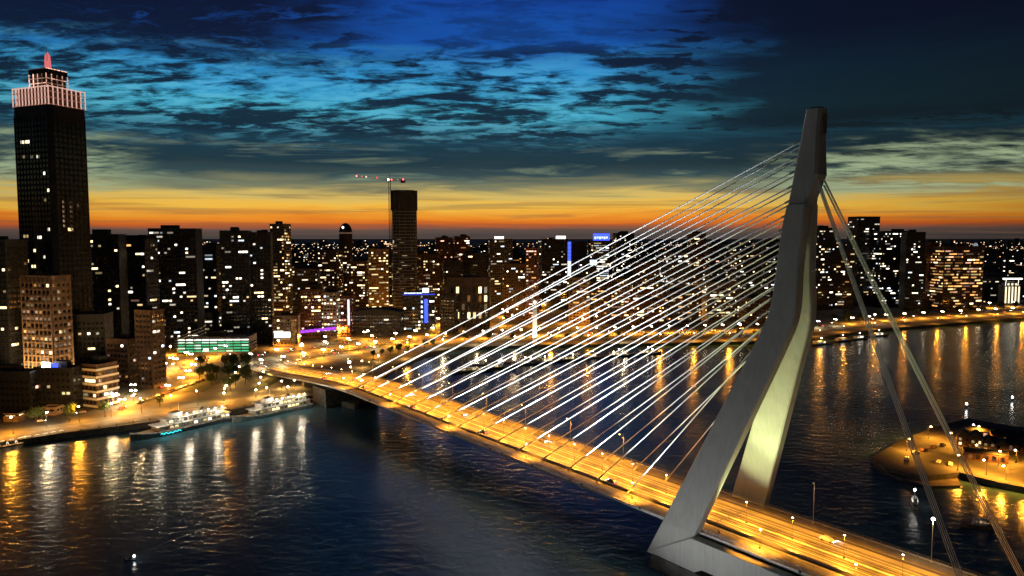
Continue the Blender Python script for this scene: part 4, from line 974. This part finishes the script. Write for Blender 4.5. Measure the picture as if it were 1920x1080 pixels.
# ================================================================== STREET LAMPS
lamp_proto('street', 8.0, 1.6, 'bulb_sodium', 22000, SODIUM, .62)
lamp_proto('street_far', 9.0, 1.8, 'bulb_sodium', 58000, SODIUM, .8)
lamp_proto('street_w', 8.0, 1.6, 'bulb_white', 9000, WARM, .5)
lamp_proto('street_far_w', 9.0, 1.8, 'bulb_white', 16000, WARM, .95)
lamp_proto('plaza_w', 7.0, 1.2, 'bulb_white', 12000, WARM, .6, double=True)
lamp_proto('street_dim', 7.0, 1.2, 'bulb_sodium', 9000, SODIUM, .5)
lamp_proto('island', 6.0, 1.2, 'bulb_sodium', 16000, SODIUM, .5)
lamp_proto('park', 5.0, .01, 'bulb_warm', 9000, (1, .5, .1), .6)
lamp_proto('plaza', 7.0, 1.2, 'bulb_warm', 60000, SODIUM, .75, double=True)
lamp_proto('bright', 10.0, .01, 'bulb_white', 18000, (1, .85, .6), 1.1)
def row(key, pts, n, label, group, rz=None, jit=.0):
    P_ = smooth(pxl(pts), 8); tot = sum((b - a).length for a, b in zip(P_[:-1], P_[1:])); step = tot / max(1, n - 1); acc = 0; nxt = 0; out = []
    for a, b in zip(P_[:-1], P_[1:]):
        L = (b - a).length
        while nxt <= acc + L + 1e-3 and len(out) < n: out.append((a.lerp(b, (nxt - acc) / L), (b - a))); nxt += step
        acc += L
    for i, (p, d) in enumerate(out):
        nth = 'last' if i == len(out) - 1 else ordn(i)
        k2 = key + '_w' if (key + '_w' in PROTO and random.random() < .2) else key
        street_lamp(k2, (p.x, p.y, 3.1), math.atan2(d.y, d.x) + math.pi / 2 * (1 if i % 2 else -1), label.replace('#', nth), group)
row('street', [(-40, 826), (90, 800), (240, 778), (420, 752)], 9, 'street lamp on the western quay, # from the left edge', 'street lamps on the western quay')
row('plaza', [(215, 760), (275, 728), (305, 702), (345, 678), (460, 662)], 9, 'street lamp on the orange road to the garage, # from the quay', 'street lamps on the road to the garage')
row('plaza', [(320, 665), (480, 656), (600, 646), (720, 630), (830, 606), (910, 574)], 13, 'double street lamp on the city street, # from the garage', 'double lamps on the city street')
row('plaza', [(490, 692), (600, 673), (720, 652), (840, 638), (1000, 630), (1200, 625), (1420, 620)], 28, 'double lamp on the harbour boulevard, # from the bridge landing', 'double lamps on the harbour boulevard')
row('plaza', [(470, 680), (560, 664), (660, 648), (760, 636), (840, 622)], 10, 'double lamp on the landing plaza, # from the green garage', 'double lamps on the landing plaza')
row('plaza', [(330, 690), (400, 668), (470, 658)], 5, 'double lamp on the plaza below the green garage, # from the quay', 'double lamps on the plaza below the garage')
row('plaza', [(230, 772), (262, 748), (320, 742), (352, 715), (372, 690)], 7, 'street lamp on the orange quay plaza, # from the terraced building', 'street lamps on the quay plaza')
row('street_far', [(560, 648), (640, 632), (740, 618), (820, 612)], 7, 'street lamp on the avenue below the low hall, # from the left', 'lamps in the lit city streets')
row('park', [(500, 742), (530, 728), (560, 716), (540, 740)], 5, 'small lamp on the sloping quay beside the second ship, # from the park', 'lamps on the sloping quay')
row('street_far', [(860, 600), (960, 612), (1060, 606)], 5, 'street lamp above the harbour quay, # from the left', 'lamps in the lit city streets')
row('street', [(700, 668), (860, 650), (1000, 646), (1200, 643), (1430, 638)], 12, 'street lamp on the harbour quay, # from the bridge', 'street lamps on the harbour quay')
row('plaza', [(1500, 618), (1650, 602), (1780, 594), (1960, 584)], 15, 'street lamp on the eastern riverside road, # from the pylon', 'street lamps on the eastern riverside road')
row('street_dim', [(1535, 632), (1650, 616), (1920, 596)], 8, 'street lamp on the eastern quay edge, # from the pylon', 'street lamps on the eastern quay edge')
row('park', [(420, 752), (427, 730), (434, 720), (441, 712), (449, 700)], 5, 'park lamp in the left row of the small park, # from the water', 'park lamps by the bridge')
row('park', [(480, 746), (486, 734), (489, 722), (494, 710)], 4, 'park lamp in the right row of the small park, # from the water', 'park lamps by the bridge')
row('park', [(640, 714), (672, 692), (712, 678), (760, 672)], 5, 'quay lamp under the far side of the bridge, # from the deck', 'quay lamps beside the bridge')
row('street_far', [(830, 590), (880, 565), (940, 545), (1000, 530)], 6, 'street lamp in the lit streets behind the boulevard, # from the left', 'lamps in the lit city streets')
row('street_far', [(880, 610), (960, 590), (1040, 575), (1060, 550)], 6, 'street lamp between the brown blocks above the harbour, # from the left', 'lamps in the lit city streets')
row('street_far', [(1090, 612), (1180, 600), (1300, 598), (1420, 596)], 9, 'street lamp before the apartment slabs, # from the left', 'lamps in the lit city streets')
row('street_far', [(560, 620), (640, 610), (700, 600)], 4, 'street lamp before the purple canopy, # from the left', 'lamps in the lit city streets')
row('plaza', [(1750, 580), (1830, 578), (1900, 575)], 4, 'street lamp before the orange office, # from the left', 'street lamps on the eastern riverside road')
for (px, py, lb) in ((566, 668, 'bright white lamp at the bridge landing below the purple canopy'), (655, 705, 'bright white lamp by the dark quay wall at the bridge'), (845, 562, 'cold white lamp mast right of the blue light strip'), (690, 640, 'bright white lamp among the street lights by the low hall'), (1385, 625, 'bright white lamp on the boulevard left of the pylon'), (1838, 582, 'bright white lamp cluster right of the orange office'), (1640, 606, 'bright white lamp at the eastern quay by the backstay')):
    p = at(px, py); street_lamp('bright', (p.x, p.y, 3.1), 0, lb, 'bright white lamp masts')
for i, (px, py) in enumerate(((1740, 822), (1796, 880), (1849, 890), (1886, 900), (1925, 911), (1700, 845), (1824, 858), (1872, 872), (1786, 836), (1840, 822), (1905, 868))):
    p = at(px, py, 2.6); street_lamp('island', (p.x, p.y, 2.6), i, f'street lamp on the island, {ordn(i)} counted along its quay', 'street lamps on the island')

# ================================================================== TREES
def crown_mesh(seed, n=1500):
    r = random.Random(seed); mb = MB(); lobes = [(Vector((r.uniform(-1.6, 1.6), r.uniform(-1.6, 1.6), r.uniform(3.2, 6.6))), r.uniform(1.1, 2.0)) for _ in range(11)]
    for i in range(n):
        c, q = r.choice(lobes); v = Vector((r.gauss(0, 1), r.gauss(0, 1), r.gauss(0, .8))).normalized() * q * r.uniform(.55, 1.08)
        p = c + v; a = Vector((r.gauss(0, 1), r.gauss(0, 1), r.gauss(0, 1))).normalized(); b = a.orthogonal().normalized(); sz = r.uniform(.16, .34)
        mb.quad([p - a * sz, p + b * sz * .6, p + a * sz, p - b * sz * .6])
    return mb.mesh('crown', 'leaf')
def trunk_mesh(seed):
    r = random.Random(seed); mb = MB().tube((0, 0, -.2), (.1, 0, 3.4), .26, .16, 7)
    for i in range(6):
        a = i * 1.05 + r.random(); mb.tube((.08, 0, 2.2 + i * .25), (1.5 * math.cos(a), 1.5 * math.sin(a), 4.2 + r.random() * 1.4), .1, .04, 5)
    return mb.mesh('trunk', 'bark')
CR = [crown_mesh(i) for i in range(4)]; TR = [trunk_mesh(i) for i in range(4)]
def tree(px, py, sc_, label, group, z=3.1):
    p = at(px, py, z); k_ = random.randrange(4)
    r = empty('tree', (p.x, p.y, z), random.uniform(0, 6), label, 'tree', group); r.scale = (sc_, sc_, sc_ * random.uniform(.95, 1.1))
    link('trunk', TR[k_], r); link('crown', CR[k_], r)
for i, (px, py, s_) in enumerate(((68, 796, 1.35), (131, 790, 1.2), (197, 782, 1.1), (300, 763, 1.0))):
    tree(px, py, s_, f'round dark tree on the western quay, {ordn(i)} from the left', 'quay trees on the left')
for i in range(14):
    px = random.uniform(366, 408) if i < 5 else random.uniform(405, 470); py = random.uniform(690, 738)
    tree(px, py, random.uniform(1.0, 1.6), 'dark leafy tree in the small park between quay and bridge', 'trees of the small park')
for i in range(16):
    px = 880 + i * 36 + random.uniform(-8, 8); tree(px, 640 - (px - 880) * .01 + random.uniform(-2, 2), random.uniform(.8, 1.2), f'dark street tree along the harbour boulevard, {ordn(i)} from the left', 'trees along the boulevard')
for i in range(14):
    px = 1560 + i * 26 + random.uniform(-6, 6); tree(px, 606 - (px - 1560) * .072, random.uniform(1.0, 1.7), f'dark street tree on the eastern waterfront, {ordn(i)} from the pylon', 'trees on the eastern waterfront')
for i in range(8):
    px = 700 + i * 16; tree(px, 672 - i * 3.2, random.uniform(.7, 1.0), f'small dark tree on the quay beyond the bridge, {ordn(i)} from the left', 'trees on the quay beyond the bridge')

# ================================================================== SHIPS AND BOATS
def hull(L, W, D, bow=.28, deckz=1.6):
    rings = []
    for i in range(13):
        u = i / 12; x = -L / 2 + L * u
        k_ = 1.0 if u < 1 - bow else max(.03, 1 - ((u - (1 - bow)) / bow) ** 2)
        if u < .06: k_ *= .86
        z = deckz + (1.2 * max(0, (u - .7) / .3) ** 2)
        hb = W / 2 * k_
        rings.append([(x, -hb, z), (x, -hb * .86, .15), (x, -hb * .6, -D), (x, hb * .6, -D), (x, hb * .86, .15), (x, hb, z)])
    return MB().loft(rings)
def tour_ship(a, b, label, cyan=False, decks=2, lit='lit_white', flip=False):
    A, Bv = at(*a, 0), at(*b, 0); L = (Bv - A).length; W = L * .19; mid = (A + Bv) / 2
    d = (A - Bv) if not flip else (Bv - A)
    n = Vector((d.y, -d.x, 0)).normalized();  n = n if n.y > 0 else -n
    r = empty('passenger_ship', mid + n * W * .45, math.atan2(d.y, d.x), label, 'ship', 'passenger ships moored at the western quay')
    hb = hull(L, W, 1.5, deckz=2.0).build('hull', 'hull_white' if not cyan else 'hull_grey', r)
    MB().loft([[(x, y * W / 2 * k_, z) for x, k_ in ((-L * .49, .87), (L * .22, 1.01), (L * .42, .7), (L * .5, .06))] + [(x, -y * W / 2 * k_, z) for x, k_ in ()] for y, z in ((-1, 2.0), (-1, 2.35))] if False else [[(-L * .49, -W * .44, z), (L * .2, -W * .5, z), (L * .4, -W * .3, z + .4), (L * .49, 0, z + 1.0), (L * .4, W * .3, z + .4), (L * .2, W * .5, z), (-L * .49, W * .44, z)] for z in (2.02, 2.3)]).build('main_deck', 'wood_deck', r)
    z = 2.3
    side = 1 if (Matrix.Rotation(math.atan2(d.y, d.x), 3, 'Z') @ Vector((0, 1, 0))).y < 0 else -1
    for k_ in range(decks):
        x0, x1 = -L * (.46 - .05 * k_), L * (.26 - .08 * k_); wv = W * (.42 - .05 * k_)
        MB().box(x0, x1, -wv, wv, z, z + 2.5).build('cabin', 'hull_white', r)
        nw = int((x1 - x0) / 2.6)
        for j in range(nw):
            xx = x0 + 1.3 + j * 2.6
            if xx > x1 - .6: continue
            o = bpy.data.objects.new('window', win_mesh(random.choice([lit, lit, 'lit_yellow', 'lit_warm', 'lit_dim']))); C.objects.link(o); o.parent = r; o.location = (xx, side * (wv + .02), z + 1.35); o.scale = (1.9, .1, 1.2)
        MB().box(x0 - 1, x1 + 1.6, -wv - .7, wv + .7, z + 2.52, z + 2.75).build('awning_deck', 'hull_white', r)
        rl = MB()
        for sg in (-1, 1):
            rl.box(x0 - .8, x1 + 1.4, sg * (wv + .6) - .04, sg * (wv + .6) + .04, z + 3.6, z + 3.68)
            for j in range(int((x1 - x0) / 3)): rl.box(x0 + j * 3 - .04, x0 + j * 3 + .04, sg * (wv + .6) - .04, sg * (wv + .6) + .04, z + 2.75, z + 3.65)
        rl.build('railing', 'steel', r)
        z += 2.75
    MB().loft([[(L * .02, -2.6, z), (L * .13, -2.2, z), (L * .13, 2.2, z), (L * .02, 2.6, z)], [(L * .02, -2.5, z + 2.4), (L * .11, -2, z + 2.4), (L * .11, 2, z + 2.4), (L * .02, 2.5, z + 2.4)]]).build('wheelhouse', 'hull_white', r)
    MB().tube((L * .03, 0, z + 2.4), (L * .03, 0, z + 7), .12, .06).build('mast', 'white_paint', r)
    MB().tube((-L * .2, 0, z), (-L * .22, 0, z + 2.2), 1.0, .8, 10).build('funnel', 'hull_dark', r)
    # white rubbing strake with light line that sweeps up to the bow
    pts = [Vector((-L * .49, side * W * .46, 2.2)), Vector((-L * .1, side * W * .51, 2.2)), Vector((L * .18, side * W * .515, 2.25)), Vector((L * .32, side * W * .44, 2.6)), Vector((L * .43, side * W * .25, 3.3)), Vector((L * .5, 0, 4.0))]
    MB().path(smooth(pts, 5), .16).build('light_line', 'lit_white', r)
    pts = [Vector((x, side * W * .3, z + .9 + .5 * math.sin(x))) for x in [(-.42 + .08 * j) * L for j in range(7)]]
    MB().path(pts, .1).build('light_string', 'lit_warm', r)
    for j in range(7): MB().ball((-L * .4 + j * L * .075, side * W * .25, z + .8), .28).build('deck_lamp', 'bulb_warm', r)
    if cyan:
        sq = []
        for j in range(46):
            t = j / 45; sq.append(Vector((L * (.26 - .20 * t) if side > 0 else L * (.06 + .20 * t), side * (W * .505 + .12), 1.25 + .42 * math.sin(t * 30) * (1 - .5 * t) + .15 * math.sin(t * 9))))
        MB().path(sq, .15).build('script_sign', 'glow_cyan', r)
    for fx in (-.3, .0, .3): lamp_light('ship_fill_light', 'POINT', (fx * L, side * (W * .5 + 1.5), z + 2.2), 3200, (1, .86, .62), r, .4)  # extra lights added beside the ship to brighten hull and decks
    return r
tour_ship((252, 830), (438, 788), 'white passenger ship with a turquoise script sign on its dark hull', cyan=True)
tour_ship((444, 795), (588, 763), 'long passenger ship with rows of deck lights below the small park', decks=2, lit='lit_warm')
# festoon-lit pontoon at the left edge
pA, pB = at(-40, 846, 0), at(104, 820, 0)
po = empty('pontoon', (pA + pB) / 2 + Vector((0, 4, 0)), math.atan2((pB - pA).y, (pB - pA).x), 'low pontoon with arched strings of yellow lights at the left edge', 'pontoon')
Lp = (pB - pA).length
MB().box(-Lp / 2, Lp / 2, -4, 4, -.6, .9).build('float', 'hull_dark', po)
MB().box(-Lp / 2, Lp / 2, -4.2, 4.2, .92, 1.05).build('deck', 'wood_deck', po)
for i in range(9):
    x = -Lp / 2 + 3 + i * Lp / 9
    MB().path([Vector((x + 2.2 * math.cos(a), -4.0, 1.1 + 2.3 * math.sin(a))) for a in [j * math.pi / 8 for j in range(9)]], .13).build('light_arch', 'glow_cream', po)
MB().box(-Lp / 2, Lp / 2, -4.35, -4.22, .5, .9).build('light_strip', 'lit_orange', po)
lamp_light('pontoon_glow', 'POINT', (0, -2, 3), 2500, (1, .6, .22), po, .5)
def cabin_boat(p, rz, L, label, group, lamp='bulb_warm', lit='lit_warm', cat='boat', hullm='hull_dark'):
    r = empty('boat', (p.x, p.y, 0), rz, label, cat, group); W = L * .26
    hull(L, W, .9, .35, 1.2).build('hull', hullm, r)
    MB().box(-L * .46, L * .3, -W * .44, W * .44, 1.21, 1.3).build('deck', 'wood_deck', r)
    MB().loft([[(-L * .3, -W * .34, 1.3), (L * .16, -W * .34, 1.3), (L * .16, W * .34, 1.3), (-L * .3, W * .34, 1.3)], [(-L * .28, -W * .3, 3.3), (L * .1, -W * .3, 3.3), (L * .1, W * .3, 3.3), (-L * .28, W * .3, 3.3)]]).build('cabin', 'hull_white', r)
    MB().box(-L * .31, L * .14, -W * .36, W * .36, 3.31, 3.45).build('cabin_roof', 'hull_white', r)
    for j in range(3):
        for sg in (-1, 1): MB().box(-L * .24 + j * L * .12, -L * .24 + j * L * .12 + L * .08, sg * W * .335 - .12, sg * W * .335 + .12, 2.1, 2.9).build('window', lit, r)
    MB().tube((0, 0, 3.4), (0, 0, 6), .07).build('mast', 'white_paint', r); MB().ball((0, 0, 6.1), .42).build('masthead_lamp', lamp, r)
    return r
grp = 'boats moored in the harbour'
for i, (px, py, rz, L) in enumerate(((884, 697, .3, 34), (935, 691, .25, 28), (985, 684, .3, 22), (1030, 680, .28, 20), (1070, 676, .3, 22), (1112, 672, .25, 20), (1160, 668, .2, 26), (1215, 664, .2, 24))):
    cabin_boat(at(px, py, 0), rz, L, f'moored boat behind the stays, {ordn(i)} from the left', grp, 'bulb_white' if i % 2 else 'bulb_warm')
for i, (px, py, L) in enumerate(((1540, 646, 30), (1580, 640, 26), (1612, 636, 24), (1648, 630, 30))):
    cabin_boat(at(px, py, 0), .45, L, f'moored boat on the eastern quay, {ordn(i)} from the pylon', 'boats moored on the eastern quay', 'bulb_white', 'lit_white')
p = at(244, 1051, 0); mb_ = empty('motor_boat', p, 3.4, 'tiny motor boat with one white light crossing the dark foreground water', 'boat')
hull(3.6, 1.4, .4, .4, .45).build('hull', 'hull_dark', mb_); MB().loft([[(-.3, -.5, .45), (.7, -.4, .45), (.7, .4, .45), (-.3, .5, .45)], [(-.2, -.4, .9), (.3, -.35, .9), (.3, .35, .9), (-.2, .4, .9)]]).build('windscreen', 'dark_glass', mb_)
MB().tube((-1.2, 0, .4), (-1.2, 0, 1.2), .04).build('lamp_post', 'steel', mb_); MB().ball((-1.2, 0, 1.3), .3).build('lamp', 'bulb_white', mb_)
cabin_boat(at(1714, 948, 0), 1.2, 9, 'small lit boat on the black water below the island tip', None, 'bulb_white', 'lit_white', hullm='hull_white')
cabin_boat(at(1832, 990, 0), 2.9, 10, 'dim reddish boat on the black water below the island', None, 'lit_dim', 'lit_dim', hullm='wood_deck')
for i, (px, py) in enumerate(((1812, 765), (1898, 752), (1825, 806))):
    p = at(px, py, 0); r = empty('buoy', (p.x, p.y, 0), 0, f'lit buoy on the river beyond the island, {ordn(i)} from the left', 'buoy', 'lit buoys')
    MB().loft([[(k_ * math.cos(a), k_ * math.sin(a), z) for a in [j * math.pi / 4 for j in range(8)]] for k_, z in ((.9, -.3), (1.1, .4), (.7, .9), (.2, 2.2))]).build('float', 'hull_dark', r)
    MB().ball((0, 0, 2.5), .5).build('lamp', 'bulb_white', r)
# pontoon jetty in the harbour
jA, jB = at(870, 690, 0), at(1240, 664, 0)
jt = empty('jetty', (jA + jB) / 2 + Vector((0, 8, 0)), math.atan2((jB - jA).y, (jB - jA).x), 'long low jetty in the harbour behind the moored boats', 'jetty')
Lj = (jB - jA).length; MB().box(-Lj / 2, Lj / 2, -2, 2, -.5, .8).build('float', 'quay_stone', jt)
for i in range(14): MB().tube((-Lj / 2 + 4 + i * Lj / 14, -2.4, -1.5), (-Lj / 2 + 4 + i * Lj / 14, -2.4, 3.6), .25).build('pile', 'dark_steel', jt); MB().ball((-Lj / 2 + 4 + i * Lj / 14, -2.4, 3.9), .5).build('lamp', 'bulb_warm' if i % 3 else 'lit_white', jt)
# white harbour pillar
hp = at(1003, 652, 0); hpil = empty('harbour_pillar', (hp.x, hp.y + 6, 2), 0, 'tall white lit pillar at the harbour mouth behind the stays', 'pillar')
hz_ = at_dist(1003, 560, hp.y + 6).z - 2
MB().loft([[(-k_, -k_, z), (k_, -k_, z), (k_, k_, z), (-k_, k_, z)] for k_, z in ((2.6, 0), (2.5, 1.5), (2.1, 1.6), (1.9, hz_ - 4))]).build('shaft', 'white_paint', hpil, bevel=.2)
MB().loft([[(-k_, -k_, z), (k_, -k_, z), (k_, k_, z), (-k_, k_, z)] for k_, z in ((2.6, hz_ - 4), (2.8, hz_ - 1), (1.2, hz_))]).build('cap', 'white_paint', hpil)
MB().ball((0, -2.6, hz_ - 3), .8).build('lamp', 'bulb_warm', hpil)
floodlight((hp.x - 2, hp.y - 1.5, 3.2), (hp.x, hp.y + 4, 26), 70000, (1, .9, .62), 70, 'floodlight at the foot of the white harbour pillar')
# ================================================================== THE ISLAND
def house_row():
    for i in range(4):
        p = at(1806 + i * 24, 838 + i * 5.5, 2.6); r = empty('canal_house', (p.x, p.y, 2.6), -.55, f'narrow brick house in the island row, {ordn(i)} from the island tip', 'house', 'houses on the island')
        hgt = random.uniform(4.2, 5.6); MB().box(-2.6, 2.6, 0, 9, 0, hgt).build('wall', random.choice(('brick_red', 'brown_wall', 'brick_dark')), r)
        MB().loft([[(-2.8, -.3, hgt), (2.8, -.3, hgt), (2.8, 9.3, hgt), (-2.8, 9.3, hgt)], [(-.1, -.3, hgt + 2.4), (.1, -.3, hgt + 2.4), (.1, 9.3, hgt + 2.4), (-.1, 9.3, hgt + 2.4)]]).build('roof', 'roofing', r)
        for f in range(2):
            for u in (-1.3, 1.3): MB().box(u - .55, u + .55, -.08, .02, .9 + f * 2.1, 2.2 + f * 2.1).build('window', random.choice(('lit_orange', 'lit_warm', 'lit_dim', 'dark_glass')), r)
        MB().box(-.5, .5, -.1, .02, .05, 2.0).build('door', 'wood_deck', r)
house_row()
def car(p, rz, label, paint, group='cars parked on the island', lights=False):
    r = empty('car' if lights else 'parked_car', (p.x, p.y, p.z), rz, label, 'car', group)
    MB().loft([[(-2.1, -.85, z) if k_ == 0 else (-2.1 + k_, -.85 + .05 * k_, z) for k_, z in ((0, .35),)] + [(2.1, -.85, .35), (2.1, .85, .35), (-2.1, .85, .35)], [(-2.15, -.88, .8), (2.15, -.88, .7), (2.15, .88, .7), (-2.15, .88, .8)], [(-1.7, -.82, .95), (1.1, -.82, .92), (1.1, .82, .92), (-1.7, .82, .95)], [(-1.2, -.65, 1.45), (.4, -.65, 1.45), (.4, .65, 1.45), (-1.2, .65, 1.45)]]).build('body', paint, r, bevel=.06)
    for sx in (-1.3, 1.3):
        for sy in (-.86, .86): MB().tube((sx, sy - .1, .33), (sx, sy + .1, .33), .33, None, 12).build('wheel', 'dark_steel', r)
    if lights:
        for sy in (-.6, .6):
            MB().box(2.1, 2.2, sy - .2, sy + .2, .5, .72).build('headlight', 'bulb_white', r); MB().box(-2.22, -2.12, sy - .22, sy + .22, .6, .85).build('tail_light', 'bulb_red', r)
    MB().box(-.95, .2, -.72, -.66, 1.0, 1.36).box(-.95, .2, .66, .72, 1.0, 1.36).build('window', 'dark_glass', r)
for i, (px, py) in enumerate(((1716, 850), (1732, 846), (1750, 840), (1768, 836), (1760, 868), (1782, 872), (1700, 862))):
    car(at(px, py, 2.6), .5 + .1 * i, f'parked car on the island tip, {ordn(i)} from the left of the open ground', random.choice(('car_paint', 'hull_white', 'brick_red')))

# ---- long low barges and sheds that clutter the island
for i, (px, py, L) in enumerate(((1862, 842, 26), (1905, 848, 26), (1880, 826, 30), (1930, 836, 30), (1850, 866, 16))):
    p = at(px, py, 2.6); r = empty('storage_shed', p, -.42, f'long low shed with reddish lit openings on the island, {ordn(i)} from the tip', 'shed', 'sheds on the island')
    MB().box(-L / 2, L / 2, 0, 6, 0, 3.6).build('wall', 'brick_red', r)
    MB().loft([[(-L / 2 - .3, -.4, 3.6), (L / 2 + .3, -.4, 3.6), (L / 2 + .3, 6.4, 3.6), (-L / 2 - .3, 6.4, 3.6)], [(-L / 2 - .3, 2.9, 5), (L / 2 + .3, 2.9, 5), (L / 2 + .3, 3.1, 5), (-L / 2 - .3, 3.1, 5)]]).build('roof', 'roofing', r)
    for j in range(int(L / 3)): MB().box(-L / 2 + 1 + j * 3, -L / 2 + 2.6 + j * 3, -.1, .02, .8, 2.8).build('opening', random.choice(('lit_orange', 'lit_pink', 'lit_dim', 'dark_glass', 'lit_dim')), r)
# ---- traffic on the bridge and at its northern landing
for i, (s_, t) in enumerate(((-38, -6.9), (-92, 6.9), (-118, -5.1), (-150, 5.1), (-178, -6.9), (-205, 6.9), (-236, -5.1), (-262, 5.1), (-290, -6.9), (-318, 6.9), (34, 6.9), (70, -5.1))):
    car(B(s_, t, zd(s_) + .03), BROT + (0 if t > 0 else math.pi), f'car driving on the bridge deck, {ordn(i)} of those counted northwards', random.choice(('car_paint', 'hull_white', 'hull_grey')), 'cars driving over the bridge', True)
def traffic(pts, n, off, label, group):
    P_ = smooth(pxl(pts), 10)
    for i in range(n):
        u = (i + random.uniform(.2, .8)) / n * (len(P_) - 1); k_ = int(u); a, b = P_[k_], P_[min(k_ + 1, len(P_) - 1)]; d = (b - a).normalized(); sg = 1 if i % 2 else -1
        p = a.lerp(b, u - k_) + Vector((-d.y, d.x, 0)) * off * sg; p.z = 3.07
        car(p, math.atan2(d.y, d.x) + (math.pi if sg > 0 else 0), label.replace('#', ordn(i)), random.choice(('car_paint', 'hull_white', 'hull_grey', 'brick_red')), group, True)
traffic([(470, 690), (590, 668), (700, 648), (830, 634), (1000, 627), (1200, 622), (1420, 618)], 22, 6, 'car with lights on along the harbour boulevard, # from the left', 'cars on the harbour boulevard')
traffic([(60, 790), (200, 770), (280, 735), (310, 705), (360, 675), (470, 664)], 10, 5, 'car with lights on along the road to the garage, # from the left', 'cars on the road to the garage')
traffic([(470, 668), (560, 655), (660, 640), (760, 622), (850, 600)], 14, 4, 'car with lights on in the city street, # from the garage', 'cars in the city street')
traffic([(1530, 611), (1650, 599), (1780, 591), (1920, 583)], 10, 5, 'car with lights on along the eastern riverside road, # from the pylon', 'cars on the eastern riverside road')
for i in range(14):
    p = at(262 + i * 9, 756 - i * 3.2); p.z = 3.05
    car(p, 1.2 + random.uniform(-.05, .05), f'parked car on the quay plaza, {ordn(i)} from the left', random.choice(('car_paint', 'hull_white', 'hull_grey', 'brick_red')), 'cars parked on the quay plaza')
# planted strips and kerbed islands that break up the paving
for k_, (pts, wd) in enumerate((([(500, 700), (560, 690), (600, 682)], 6), ([(560, 676), (640, 660), (720, 646)], 5), ([(360, 735), (400, 712), (450, 690)], 14), ([(470, 735), (500, 720), (520, 708)], 8), ([(600, 650), (680, 636), (740, 626)], 6), ([(240, 740), (270, 722), (290, 704)], 5), ([(900, 638), (1100, 632), (1400, 626)], 5), ([(1560, 604), (1700, 594), (1900, 584)], 6))):
    strip('planted_strip', smooth(pxl(pts)), wd, 3.16, 'lawn', ['planted strip at the bridge landing', 'planted strip along the boulevard start', 'lawn under the trees of the small park', 'lawn beside the sloping quay', 'planted strip in the city street', 'planted strip in the road to the garage', 'planted strip along the harbour boulevard', 'planted strip on the eastern riverside road'][k_], th=.16)
# bollards and railing on the western quay
qp = smooth(pxl([(-60, 839), (60, 823), (250, 793), (430, 768), (580, 744)]), 12)
for i in range(0, len(qp), 2):
    r = empty('mooring_bollard', (qp[i].x, qp[i].y, 3.13), 0, f'mooring bollard on the western quay edge, {ordn(i // 2)} from the left', 'bollard', 'mooring bollards on the western quay')
    MB().tube((0, 0, 0), (0, 0, .8), .28, .22, 10).build('post', 'dark_steel', r); MB().tube((0, 0, .8), (0, 0, .98), .4, .34, 10).build('cap', 'dark_steel', r)
# ---- names that single out look-alikes
by = {}
for o in bpy.data.objects:
    if o.parent is None and o.get('label') and o.get('category'): by.setdefault(o['label'], []).append(o)
for lb, os_ in by.items():
    if len(os_) < 2: continue
    os_.sort(key=lambda o: o.location.x / max(1, o.location.y))
    for i, o in enumerate(os_): o['label'] = lb.replace(' with scattered lights', '') + (', leftmost' if i == 0 else f', {ordn(i)} from left')
